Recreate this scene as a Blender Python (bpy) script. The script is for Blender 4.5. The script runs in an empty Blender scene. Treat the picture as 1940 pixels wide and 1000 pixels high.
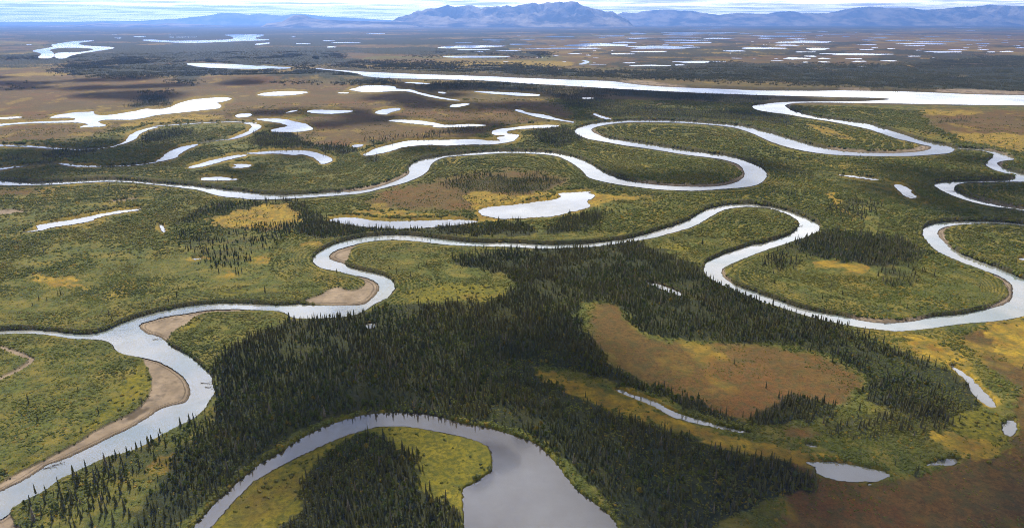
import bpy, math, random
import numpy as np
from math import radians, sin, cos, pi
random.seed(7); RNG = np.random.default_rng(7)
SC = bpy.context.scene; COL = SC.collection
# ------------------------------------------------------------------ camera, sky, sun, exposure
H = 240.0; F = 1293.0; PITCH = math.atan(458.0 / F)
cam = bpy.data.objects.new('camera', bpy.data.cameras.new('camera')); COL.objects.link(cam)
cam.location = (0, 0, H); cam.rotation_euler = (pi / 2 - PITCH, 0, 0)
cam.data.sensor_width = 36; cam.data.lens = 36 * F / 1940
cam.data.clip_start = 1; cam.data.clip_end = 400000
SC.camera = cam
SUN_EL = 42.0; SUN_AZ = -22.0            # sun ahead of the camera, a little to the left (azimuth from +Y, + = right)
SKY_STRENGTH = 0.10; SUN_STRENGTH = 5.0
w = bpy.data.worlds.new('World'); SC.world = w; w.use_nodes = True
nt = w.node_tree; N = nt.nodes; L = nt.links; N.clear()
def wn(t, **k):
    n = N.new(t)
    for a, b in k.items(): setattr(n, a, b)
    return n
def wmath(op, a, b=None, c=None, clamp=False):
    n = N.new('ShaderNodeMath'); n.operation = op; n.use_clamp = clamp
    for i, v in enumerate((a, b, c)):
        if v is None: continue
        if isinstance(v, (int, float)): n.inputs[i].default_value = v
        else: L.new(v, n.inputs[i])
    return n.outputs[0]
out = wn('ShaderNodeOutputWorld'); bg = wn('ShaderNodeBackground')
sky = wn('ShaderNodeTexSky', sky_type='NISHITA'); sky.sun_disc = False
sky.sun_elevation = radians(SUN_EL); sky.sun_rotation = radians(SUN_AZ)
sky.air_density = 1.0; sky.dust_density = 1.5; sky.altitude = 200
tc = wn('ShaderNodeTexCoord'); sep = wn('ShaderNodeSeparateXYZ'); L.new(tc.outputs['Generated'], sep.inputs[0])
zc = wmath('MAXIMUM', sep.outputs['Z'], 0.0)
zd = wmath('ADD', zc, 0.012)
comb = wn('ShaderNodeCombineXYZ')
L.new(wmath('DIVIDE', sep.outputs['X'], zd), comb.inputs[0]); L.new(wmath('DIVIDE', sep.outputs['Y'], zd), comb.inputs[1])
def wnoise(scale, detail, rough=0.55, dist=0.0):
    n = wn('ShaderNodeTexNoise'); n.inputs['Scale'].default_value = scale; n.inputs['Detail'].default_value = detail
    n.inputs['Roughness'].default_value = rough; n.inputs['Distortion'].default_value = dist
    L.new(comb.outputs[0], n.inputs['Vector']); return n.outputs['Fac']
n1 = wnoise(0.30, 8, 0.66, 0.2); n2 = wnoise(1.1, 6, 0.55, 0.4)
def wramp(v, stops):
    r = wn('ShaderNodeValToRGB'); e = r.color_ramp.elements
    while len(e) < len(stops): e.new(0.5)
    for i, (p, c) in enumerate(stops): e[i].position = p; e[i].color = (*c, 1)
    L.new(v, r.inputs[0]); return r.outputs[0]
def wmix(f, a, b, bt='MIX'):
    m = wn('ShaderNodeMix', data_type='RGBA', blend_type=bt)
    for s, v in ((m.inputs[0], f), (m.inputs[6], a), (m.inputs[7], b)):
        if isinstance(v, (int, float)): s.default_value = v
        elif isinstance(v, tuple): s.default_value = (*v, 1)
        else: L.new(v, s)
    return m.outputs[2]
skyc = wmix(1.0, sky.outputs[0], (SKY_STRENGTH,) * 3, 'MULTIPLY')
# cloud deck: bright gaps and grey bellies, projected on a high level layer
cl_low = wramp(n1, [(0.38, (0.30, 0.30, 0.31)), (0.46, (0.55, 0.55, 0.55)), (0.54, (1.05, 1.03, 0.98))])
cl_high = wramp(n2, [(0.34, (0.13, 0.12, 0.11)), (0.47, (0.26, 0.245, 0.225)), (0.57, (0.48, 0.46, 0.43)), (0.74, (0.62, 0.62, 0.62))])
hi = wn('ShaderNodeMapRange'); L.new(zc, hi.inputs[0]); hi.inputs[1].default_value = 0.08; hi.inputs[2].default_value = 0.50
cloud = wmix(hi.outputs[0], cl_low, cl_high)
# clouds brighten strongly towards the horizon
gl1 = wramp(zc, [(0.0, (4.0,) * 3), (0.030, (3.1,) * 3), (0.055, (1.6,) * 3), (0.16, (1.2,) * 3), (0.45, (1.0,) * 3)])
cloud = wmix(1.0, cloud, gl1, 'MULTIPLY')
bk = wn('ShaderNodeMapRange'); L.new(sep.outputs['Y'], bk.inputs[0]); bk.inputs[1].default_value = -0.35; bk.inputs[2].default_value = 0.3; bk.inputs[3].default_value = 1.0; bk.inputs[4].default_value = 1.0
bkc = wn('ShaderNodeCombineXYZ')
for i in range(3): L.new(bk.outputs[0], bkc.inputs[i])
cloud = wmix(1.0, cloud, bkc.outputs[0], 'MULTIPLY')     # clouds opposite the sun are fully lit
cov = wn('ShaderNodeMapRange'); L.new(n1, cov.inputs[0]); cov.inputs[1].default_value = 0.05; cov.inputs[2].default_value = 0.15
final = wmix(cov.outputs[0], skyc, cloud)
L.new(final, bg.inputs[0]); bg.inputs[1].default_value = 1.0; L.new(bg.outputs[0], out.inputs[0])
sl = bpy.data.lights.new('sun', 'SUN'); sl.energy = SUN_STRENGTH; sl.angle = radians(1.6); sl.color = (1.0, 0.90, 0.74)
sun = bpy.data.objects.new('sun', sl); COL.objects.link(sun)
from mathutils import Vector
az = radians(SUN_AZ); el = radians(SUN_EL)
SUN_DIR = Vector((sin(az) * cos(el), cos(az) * cos(el), sin(el)))
sun.rotation_euler = SUN_DIR.to_track_quat('Z', 'Y').to_euler()
sun.location = SUN_DIR * 5000
SC.view_settings.view_transform = 'Standard'; SC.view_settings.look = 'None'
SC.view_settings.exposure = 0.66; SC.view_settings.gamma = 1.0
SC.render.engine = 'CYCLES'
SC.cycles.use_denoising = True; SC.cycles.denoising_prefilter = 'NONE'; SC.cycles.denoising_input_passes = 'RGB_ALBEDO_NORMAL'; SC.cycles.pixel_filter_type = 'BLACKMAN_HARRIS'; SC.cycles.filter_width = 1.0
SC.cycles.sample_clamp_indirect = 3.0; w.cycles.sampling_method = 'MANUAL'; w.cycles.sample_map_resolution = 2048
SC.cycles.max_bounces = 5; SC.cycles.diffuse_bounces = 2; SC.cycles.glossy_bounces = 2
SC.cycles.volume_bounces = 0; SC.cycles.transparent_max_bounces = 4
# ------------------------------------------------------------------ survey geometry: photo pixel <-> ground plan
CP, SP = cos(PITCH), sin(PITCH)
def ground(px, py):
    """photo pixel -> metres on the plain (z = 0)"""
    px = np.asarray(px, float); py = np.asarray(py, float)
    u = (px - 970) / F; v = (500 - py) / F
    dz = -SP + v * CP; dy = CP + v * SP
    t = H / np.maximum(-dz, 1e-6)
    return u * t, dy * t
def pixel(x, y):
    d = y * CP + H * SP
    return 970 + F * x / d, 500 - F * (y * SP - H * CP) / d
TILE = {'A': (0, 0, 3.88), 'B': (480, 0, 3.88), 'C': (960, 0, 3.88), 'D': (1440, 0, 3.88),
        'E': (0, 110, 3.846), 'F': (480, 110, 3.846), 'G': (960, 110, 3.846), 'H': (1440, 110, 3.846),
        'I': (0, 360, 3.124), 'J': (480, 360, 3.124), 'K': (960, 360, 3.124), 'L': (1440, 360, 3.124),
        'M': (0, 680, 3.124), 'N': (480, 680, 3.124), 'O': (960, 680, 3.124), 'Q': (1440, 680, 3.124),
        'Z': (0, 0, 1.0)}
def S(spec):
    """'E 0,10 20,30 F 5,6 ...' -> survey points"""
    o = []; t = TILE['Z']
    for tok in spec.split():
        if tok in TILE: t = TILE[tok]
        else:
            a, b = tok.split(','); o.append((t[0] + float(a) / t[2], t[1] + float(b) / t[2]))
    return np.array(o)
def smooth(p, it=2):
    for _ in range(it):
        q = np.roll(p, -1, 0)
        a = p * 0.75 + q * 0.25; b = p * 0.25 + q * 0.75
        p = np.stack([a, b], 1).reshape(-1, 2)
    return p
# --- value noise
_P = RNG.random((256, 256))
def vnoise(x, y):
    xi = np.floor(x).astype(np.int64); yi = np.floor(y).astype(np.int64); fx = x - xi; fy = y - yi
    fx = fx * fx * (3 - 2 * fx); fy = fy * fy * (3 - 2 * fy)
    x0 = xi & 255; x1 = (xi + 1) & 255; y0 = yi & 255; y1 = (yi + 1) & 255
    return (_P[y0, x0] * (1 - fx) + _P[y0, x1] * fx) * (1 - fy) + (_P[y1, x0] * (1 - fx) + _P[y1, x1] * fx) * fy
def fbm(x, y, o=4, g=0.5):
    s = 0; a = 1; t = 0
    for i in range(o):
        s = s + a * vnoise(x * 2 ** i + 17.3 * i, y * 2 ** i + 9.1 * i); t += a; a *= g
    return s / t
def ragged(p, amp=0.5):
    """cut long edges up and roughen a shoreline; amp in survey units"""
    q = np.roll(p, -1, 0); o = []
    for a, b in zip(p, q):
        n = max(1, int(np.hypot(*(b - a)) / 2.2))
        for i in range(n): o.append(a + (b - a) * i / n)
    o = np.array(o)
    dx = (fbm(o[:, 0] * .35, o[:, 1] * 1.2, 3) - .5) * 2 * amp
    dy = (fbm(o[:, 0] * .35 + 50, o[:, 1] * 1.2 + 50, 3) - .5) * 1.1 * amp
    sc = np.clip((o[:, 1] - 60) / 250, .15, 1.3)
    return o + np.stack([dx * sc * 1.6, dy * sc], 1)
# ------------------------------------------------------------------ water outlines
RIVER_NEAR = S('''M -120,845 0,785 150,715 240,655 280,625 380,595 500,540 640,470 770,410 880,345 940,300 1010,275 1050,270 1110,255 1130,200 1120,150 1090,105 1040,70 985,35 900,0
I 720,970 690,950 660,910 630,890 540,880 440,880 370,870 290,855 150,845 0,850 -150,860 -150,835 0,835 100,830 200,828 330,840 420,850 500,858 570,850 640,830 700,800 760,775 850,745 950,720 1050,700 1150,685 1250,675 1400,672
J 70,680 180,685 290,675 300,682 430,685 560,683 650,683 690,655 720,625 745,590 745,560 720,540 690,525 640,510 600,505 560,495 500,480 440,470 395,462 365,440 350,415 370,385 400,360 450,335 500,315 560,300 620,287 700,275 800,268 900,268 1000,278 1100,290 1200,303 1300,313 1400,316
K 0,313 100,318 200,325 300,327 400,325 500,318 600,305 700,295 800,270 900,240 1000,210 1080,180 1120,150 1170,120 1250,98 1350,85 1450,83
L 0,93 80,103 150,120 220,145 290,175 340,200 355,220 345,245 300,265 250,285 200,300 130,325 60,345
K 1520,360 1480,375 1440,390 1380,415 1320,440 1280,460 1268,480 1275,505 1300,530 1340,555 1400,585 1480,605
L 0,620 100,650 200,690 300,715 400,735 480,745 560,765 660,785 760,790 860,783 950,770 1020,750 1060,748 1150,742 1230,730 1300,712 1370,700 1440,680 1490,650 1495,620 1500,580 1480,550 1440,520 1400,500 1340,480 1270,455 1200,430 1130,400 1060,370 1020,340 985,300 960,260 965,230 990,210 1060,195 1150,190 1300,187 1450,192 1562,205 1800,230
1800,250 1562,213 1450,200 1300,197 1200,203 1130,210 1070,225 1050,250 1060,280 1090,310 1130,345 1180,375 1250,405 1330,435 1400,460 1480,495 1562,530 1680,590 1720,660 1660,715 1562,745 1500,760 1400,775 1300,782 1200,790 1130,798 1050,812 950,825 860,832 810,836 760,830 680,822 600,812 520,800 440,785 360,765 260,740 160,705 80,680 0,660
K 1440,630 1380,605 1300,575 1250,550 1200,520 1170,490 1165,455 1180,430 1230,405 1300,375 1380,350 1450,325
L 0,322 60,305 130,283 180,265 210,240 230,215 230,190 210,170 170,145 110,122 50,108
K 1480,100 1400,98 1320,108 1270,122 1220,150 1180,175 1130,205 1080,225 1000,248 900,275 820,292 740,305 650,318 560,330 470,338 400,338 300,345 200,347 100,340
J 1562,337 1400,333 1250,330 1120,322 1000,305 900,297 820,293 740,297 650,310 580,328 520,345 470,365 445,390 450,410 490,425 540,437 560,455 620,475 700,490 780,510 820,535 838,570 825,605 800,635 770,648 720,670 680,700 620,735 560,750 450,755 340,762 220,755 205,735 170,718 100,712 0,708
I 1480,708 1380,703 1250,708 1180,715 1080,735 1000,742 900,770 840,785 818,805 840,830 870,852 900,858 950,870 990,905 1020,935 1080,960 1130,985
M 1150,5 1200,50 1250,95 1255,150 1275,200 1240,240 1215,290 1150,350 1060,390 950,450 850,510 760,550 640,575 560,610 480,650 400,690 350,705 280,770 200,810 130,845 70,880 60,910 0,950 -120,1010''')
RIVER_FAR = S('''F 430,76 500,79 590,88 700,95 850,105 1000,110 1200,120 1400,125 1600,132 1800,138 G 0,143 200,150 400,158 600,165 780,170 900,190 1050,205 1150,212 1300,218 1400,222 1600,228
H 0,240 200,240 400,242 550,238 700,240 900,243 1100,247 1300,255 1500,265 1700,270 1923,272 2300,280 2300,352 1923,345 1600,343 1300,338 1000,332 700,328 480,325 350,325 260,328 210,335 180,345 185,355 220,380 300,405 400,430 550,450 700,470 790,480 850,500 950,530 1050,560 1150,595 1250,620 1330,635 1420,655 1415,675 1380,695 1250,705 1100,715 950,717 800,715 600,710 450,697 330,680 200,650 100,620 0,575
G 1780,545 1700,518 1640,503 1500,488 1350,477 1200,470 1050,467 900,468 800,475 720,487 650,502 610,520 630,545 680,565 770,592 870,605 1000,625 1150,650 1300,675 1450,693 1600,712 1700,735 1800,770 1870,805 1900,850 1880,890 1820,930 1700,945 1550,955 1400,968 1250,965 1100,958 950,940 800,920 700,900 600,875 580,855 540,810 490,775 430,740 370,715 290,703 200,697 100,692 0,692
F 1800,692 1650,705 1500,712 1400,722 1350,738 1310,760 1285,790 1275,820 1240,850 1180,880 1100,910 1000,935 900,960 800,985 700,995
J 280,48 130,55 0,58 I 1400,45 1300,38
E 1450,960 1350,948 1200,930 1100,920 950,905 800,899 650,906 400,922 250,925 100,930 0,925 -150,915 -150,870 0,893 100,905 250,912 400,905 500,900 650,893 800,886 950,893 1100,908 1250,920 1400,932 1520,945 1620,960
I 1450,12 1562,28 J 100,30 250,30 350,22 480,15 560,8
F 650,980 800,968 900,945 980,920 1060,890 1120,855 1140,840 1130,800 1150,775 1200,750 1260,735 1330,725 1400,712 1500,702 1600,692 1700,685 1800,681
G 0,680 150,680 300,688 400,700 500,725 580,755 640,790 700,830 770,860 840,885 940,905 1050,922 1200,935 1350,940 1500,940 1600,928 1680,905 1730,870 1735,845 1720,800 1680,770 1600,745 1530,732 1420,718 1300,705 1150,680 1000,655 870,640 740,615 650,600 590,590 540,570 500,545 490,530 520,510 580,490 680,473 800,463 870,458 1000,458 1150,458 1300,463 1450,475 1600,485 1750,500
H 0,530 100,555 200,585 300,615 400,645 480,660 580,680 700,690 830,693 950,695 1060,692 1150,685 1230,670 1255,650 1230,640 1180,632 1080,605 1000,590 900,555 800,520 700,500 560,470 400,445 300,430 200,410 100,400
G 1850,385 1800,370 1785,352 1820,342 H 0,343 100,327 220,320 400,320 600,318 800,315 970,303 900,293 800,290 600,287 300,278 0,272
G 1700,265 1500,260 1300,250 1100,240 900,230 750,222 600,213 400,200 200,190 0,177 F 1700,165 1500,160 1300,155 1050,150 900,145 800,132 780,120 720,108 640,97 560,90 480,83''')
RIVER_EAST = S('''H 1420,654 1500,662 1600,666 1680,678 1750,693 1830,725 1860,740 1800,745 1740,755 1720,770 1760,800 1840,830 1923,850 2100,880 2100,905 1923,902 1800,900 1650,905 1500,908 1430,920 1410,950 1440,985
L 1150,0 1200,30 1250,50 1330,72 1430,95 1562,112 1750,130 1750,145 1562,122 1480,108 1400,100 1290,80 1200,55 1120,25 1070,0
H 1340,975 1300,950 1260,925 1290,910 1380,902 1500,900 1650,897 1790,893 1860,878 1865,865 1840,850 1750,830 1680,805 1630,770 1690,735 1700,700 1640,680 1600,672 1500,667 1425,662''')
LAKES = [l.strip().split('|') for l in '''
oxbow_lake|calm dark grey oxbow lake reflecting clouds at the bottom of the view|M 1090,1080 1130,1000 1200,935 1290,835 1350,780 1440,700 N 0,650 60,605 120,575 200,525 280,470 350,430 430,395 520,365 620,335 720,320 850,317 950,320 1050,330 1150,357 1250,385 1400,405 O 0,440 80,460 190,505 240,560 300,620 350,700 400,765 500,840 560,880 620,930 660,1000 760,1200 O -300,1200 N 1250,1000 1240,880 1240,820 1240,760 1300,740 1370,690 1415,660 1415,600 1410,545 1385,515 1330,485 1250,460 1150,440 1050,420 960,405 860,395 740,397 680,412 580,440 500,470 420,505 360,535 270,575 180,620 90,672 0,722 M 1500,725 1420,800 1320,910 1235,1010 1180,1080
lake|long branched white lake on the brown tundra at upper left|E 340,440 400,420 480,405 560,395 640,395 690,388 680,402 700,415 760,420 850,410 940,395 1000,385 1060,370 1150,375 1230,365 1270,345 1330,320 1420,302 1550,290 1640,287 1695,295 1680,305 1620,320 1570,328 1620,345 1600,370 1500,378 1380,392 1250,405 1150,415 1060,435 980,452 880,450 780,450 715,460 720,475 780,490 760,500 660,503 570,510 600,495 650,485 610,475 540,470 400,472 250,475 100,483 0,495 -150,505 -150,492 0,482 150,470 300,463 450,460 540,455 555,440 480,435
pond|thin pale pond at the left edge above the long lake|E -150,442 0,435 100,428 180,430 130,440 0,447 -150,450
pond|small oval pond rimmed with yellow sedge above the green meander loop|E 1705,425 1740,408 1820,403 1838,412 1820,428 1740,437
side_channel|curved pale channel left of the spruce island in the upper left loop|E 830,640 900,628 1000,585 1015,555 1080,525 1160,503 1130,503 1080,510 1000,533 950,558 930,578 923,600 885,625
side_channel|pale crescent channel at the right end of the upper left loop|E 1640,600 1720,590 1800,565 1870,530 1910,505 1898,487 1840,478 1740,471 1800,480 1840,490 1830,510 1800,540 1740,562 1690,583
side_channel|thin channel leaving the left edge below the long lake|E -150,628 0,633 100,632 200,638 350,648 490,663 420,666 300,657 150,646 0,643 -150,640
side_channel|short white channel reach bending up to the right at left centre|E 1120,760 1190,725 1200,700 1270,665 1350,640 1465,624 1400,652 1340,677 1307,702 1292,727 1220,744 1170,754
side_channel|thin white channel reach under dark spruces at left|E 415,767 500,768 560,780 650,785 780,787 700,794 580,794 520,787 440,778
side_channel|short pale channel entering at the left edge above the lower meander|E -150,790 0,798 100,788 220,776 200,786 100,798 0,816 -150,835
lake|narrow white lake slanting up beside the small butterfly pond|E 1345,805 1440,775 1560,740 1680,715 1750,705 1810,708 1740,725 1650,745 1550,775 1450,797
oxbow_lake|white hook shaped oxbow lake below a spruce belt|F -70,698 0,688 100,680 200,675 300,672 370,673 430,682 500,700 550,720 583,742 560,760 520,772 485,770 470,745 430,725 400,710 350,700 300,710 240,702 150,695 60,700
pond|small ragged pond inside the green flat left of centre|E 1675,800 1730,788 1700,778 1720,772 1800,775 1840,782 1810,795 1740,803
pond|flat grey pond just above the left part of the second river|E 1460,880 1480,872 1550,868 1600,865 1660,872 1745,885 1700,890 1580,895 1480,893
lake|lens shaped white lake on the brown tundra below the wooded hill|F 20,272 60,258 150,247 250,243 415,248 370,260 300,270 200,277 80,277
lake|white lake with a long thin outflow running down to the right|F 685,232 740,222 780,205 850,200 950,202 1020,207 1040,215 1035,225 1090,228 1160,232 1200,250 1280,268 1380,290 1460,303 1520,312 1440,309 1340,295 1250,277 1180,258 1120,243 1040,242 920,248 800,250 740,240
pond|tiny pond left of the lake with the long outflow|F 612,253 650,251 700,253 690,260 620,259
pond|thin sliver of water left of the oval tundra lake|F 233,398 280,386 332,380 300,391 250,399
lake|oval white lake in a sedge hollow on the brown tundra|F 380,393 410,380 500,378 600,382 700,382 735,388 680,400 600,407 520,408 430,402
lake|small boomerang shaped lake in the middle of the brown tundra|F 880,400 900,385 980,370 1070,363 1077,380 1030,388 990,400 970,415 920,410
lake|ragged white lake with a notch beside the upper left loop|F 0,445 80,443 200,443 270,455 330,470 400,485 445,520 400,530 330,540 260,540 160,543 120,533 150,515 240,503 250,490 200,480 210,476 100,462
lake|long white lake tapering right across the tundra near centre|F 965,458 1040,450 1150,453 1250,460 1350,478 1400,490 1500,485 1600,482 1715,490 1650,498 1500,502 1380,508 1300,505 1330,495 1250,487 1130,475 1040,465
pond|small wedge shaped pond at the end of the thin outflow|F 1425,352 1450,340 1530,333 1588,333 1540,350 1480,360 1430,358
lake|thin white lake among dark forest right of the outflow|F 1590,243 1650,243 1750,248 1900,253 G 120,257 262,268 220,280 100,277 F 1923,276 1800,266 1680,256
pond|tiny pond with an orange rim between the outflow and the thin lake|F 1335,250 1370,246 1415,257 1380,263
pond|thin water sliver near the big river bank|F 1088,177 1200,178 1305,190 1250,192 1130,184
pond|small sedge rimmed pond at the left end of the curved centre lake|F 713,640 750,628 807,630 790,645 750,655 720,650
lake|long curved white lake above the second river at centre|F 785,710 830,690 880,665 960,640 1040,622 1130,602 1250,600 1400,598 1550,592 1620,592 1700,602 1810,607 1780,590 1770,578 1840,572 1830,562 1760,562 1730,545 1760,525 1800,515 1880,510 G 100,500 200,492 330,487 400,495 330,507 200,512 80,518 F 1900,524 1850,532 1845,552 1900,556 G 95,562 80,585 40,608 F 1860,614 1800,625 1700,632 1560,630 1400,640 1280,632 1180,640 1080,650 1040,668 960,690 900,700 850,712
side_channel|broken white creek slanting left of the double meander loop|G 55,376 110,380 150,400 260,410 330,430 400,450 505,468 480,474 420,463 330,449 240,436 160,416 120,403 60,387
pond|small comma shaped pond in a yellow green hollow by the loop|G 623,408 650,404 690,424 750,439 768,449 740,450 690,439 650,423
pond|tiny pond in dark forest below the big river|G 538,291 600,289 650,295 560,299
lake|large pale lake with a ragged right end and yellow rim at centre|J 1330,125 1350,110 1420,97 K 0,92 100,80 200,68 300,55 325,38 300,20 340,15 420,15 480,8 500,12 480,22 525,25 515,50 470,62 490,85 500,100 440,118 330,140 300,155 180,160 60,170 J 1450,170 1370,155 1340,140
lake|long pale lake behind the spruce belt left of the large pale lake|J 430,178 500,165 580,162 640,165 680,178 780,185 900,183 1000,182 1120,178 1220,175 1345,185 1300,195 1180,210 1050,222 900,230 800,228 700,220 600,212 520,195
lake|narrow grey lake with orange rim in the green flat at left|I 110,251 200,240 228,233 210,215 240,205 330,190 430,175 520,158 600,140 700,125 800,112 858,109 800,122 720,135 640,148 570,165 545,185 480,195 400,208 300,222 250,238 180,247
pond|tiny S shaped pond beside the golden meadow|I 936,205 960,205 972,215 967,230 987,245 970,251 948,236 953,220
pond|tiny glinting pool in an orange fen below the golden meadow|I 1130,409 1170,403 1208,403 1165,413
pond|small round pond in the dark spruce forest below the river bend|J 658,805 680,792 720,790 727,805 700,820 670,820
pond|thin water line in the green flat right of the double loop|H 550,849 620,853 760,866 875,885 850,891 750,879 620,861
lake|grey teardrop lake in the green flat at upper right|H 970,925 1010,918 1060,935 1110,970 L 890,10 922,35 928,48 900,51 860,40 830,15
pond|small pale pond at the right edge inside the meander|L 1528,407 1562,398 1610,402 1600,413 1550,416
pond|silty grey pool in the yellow swale right of the spruce ridge|K 820,545 900,558 960,578 1020,603 1063,632 1010,622 930,590 850,563
side_channel|slender bright creek between the spruce ridge and the brown bog|O 633,177 680,183 740,210 820,230 900,260 940,288 1000,316 1080,343 1180,370 1260,396 1340,414 1470,438 1380,435 1240,405 1150,387 1000,352 940,322 900,292 840,267 760,234 690,207
pond|thin silver pool above the bottom right lake|Q 253,503 300,506 365,525 310,521
lake|grey tapering lake reflecting clouds at bottom right|Q 268,601 325,613 340,608 420,605 520,620 620,642 700,655 782,685 740,705 690,727 600,722 550,728 460,718 380,695 337,675 330,640 290,622
lake|narrow grey lake slanting beside the golden slope at right|Q 1118,32 1150,48 1230,93 1280,143 1340,208 1390,258 1400,285 1370,289 1310,257 1270,217 1240,182 1233,142 1178,92
pond|small upright oval pond near the right edge|Q 1435,385 1460,362 1500,362 1518,385 1518,430 1490,458 1450,450 1435,425
pond|small oval pond with a silty tail at bottom right|Q 950,630 1000,620 1055,602 1100,587 1150,590 1174,605 1150,625 1100,631 1050,626
pond|speck of bright water under the bottom right lake|Q 636,741 665,736 660,749
pond|speck of bright water in the shrubs above the oxbow lake|N 1148,270 1188,266 1165,279
side_channel|wide far river bend with an island at far left|A 220,375 350,355 400,345 365,332 450,318 560,303 720,299 640,309 570,318 600,335 700,342 862,350 800,365 700,380 620,390 520,410 480,434 400,430 400,387 560,389 690,371 680,356 450,351 350,370 398,387 398,430 260,431 312,400 280,388
side_channel|far white river reach running right at upper left|A 1030,297 1100,291 1250,303 1400,301 1600,296 1700,292 1720,280 1700,270 1630,257 1750,256 B 0,256 92,256 60,268 10,280 20,289 140,291 70,300 A 1800,303 1600,312 1400,319 1250,314 1100,307
side_channel|white reach of the big river before the wooded hill|E 1340,44 1400,39 1550,41 1750,49 F 50,62 60,56 150,64 220,67 305,73 200,81 130,75 50,83 E 1900,82 1700,79 1560,74 1440,66
lake|small flat lake beside the far white reach|B 5,326 60,318 132,315 110,325 20,334
creek|tiny looping creek on the far yellow fen|C 520,476 560,462 580,452 540,444 575,445 612,455 600,466 560,477
lake|large far lake left in the right hand lake plain|B 1345,350 1450,340 1600,335 1875,337 1830,345 1650,353 1450,358 1370,356
lake|long thin lake beyond the dark tree belt in the distance|B 1378,415 1500,413 1700,413 1930,417 1800,425 1500,426 1420,424'''.strip().split('\n')]
# far lens lakes: tile, centre, width, height (tile units)
LENS = '''B 1610,367,220,10 B 1545,316,130,7 B 1770,296,160,9 B 1795,311,110,5 B 1375,386,50,4 B 1660,382,90,5 B 920,249,180,6 B 365,323,105,8 B 680,315,200,6 B 575,347,75,9 B 552,302,100,6 B 460,430,40,8 B 297,272,35,8
A 1025,271,90,8 A 870,282,60,5 A 1300,275,300,4
C 90,328,180,9 C 395,272,190,9 C 150,292,100,7 C 770,266,240,11 C 960,249,140,13 C 975,283,210,9 C 865,314,205,9 C 665,333,500,25 C 440,358,530,11 C 1400,245,490,17 C 1290,259,270,10 C 1265,276,270,7 C 1290,298,310,10 C 1550,285,235,9 C 1350,317,375,10 C 1135,350,520,24 C 1060,382,220,11 C 840,398,155,10 C 500,396,80,8 C 1050,484,265,13 C 900,464,80,7 C 1415,457,400,15 C 1270,480,110,7 C 1665,376,200,10 C 1460,216,225,8 C 1540,207,100,5 C 660,475,110,5 C 600,408,36,6 C 1690,430,70,6 C 700,280,60,5 C 1755,250,80,6 C 20,374,160,6
D 240,243,270,7 D 130,268,360,14 D 40,284,130,7 D 270,288,160,8 D 320,311,410,20 D 195,335,170,10 D 20,357,280,18 D 420,362,190,18 D 325,384,160,7 D 460,234,70,7 D 440,265,60,6 D 570,254,240,6 D 920,254,180,7 D 870,281,180,8 D 800,297,130,8 D 1010,300,160,11 D 1280,308,270,7 D 1200,323,400,11 D 1145,338,170,7 D 790,331,150,8 D 790,366,140,7 D 840,353,60,5 D 720,401,490,17 D 370,415,100,9 D 265,432,175,19 D 470,432,100,8 D 700,434,130,7 D 730,453,105,8 D 950,449,110,8 D 1350,383,300,11 D 1450,368,150,8 D 1130,415,90,8 D 690,494,270,12 D 1550,297,235,9 D 1640,323,110,7 D 1640,366,90,6 D 1815,381,95,10 D 1490,206,130,7 D 1545,226,65,7 D 1270,270,140,5 D 1680,472,110,8 D 1880,491,120,7 D 1900,450,40,9 D 1700,384,70,7 D 1915,353,80,7 D 960,360,60,6 D 1860,170,130,6 D 240,484,80,6 D 1275,427,30,6 D 1165,371,40,6
H 1765,103,150,11 H 1770,150,95,10 H 1110,97,60,8 H 545,106,60,7 G 385,90,200,13 G 440,104,560,3'''.split()
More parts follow.
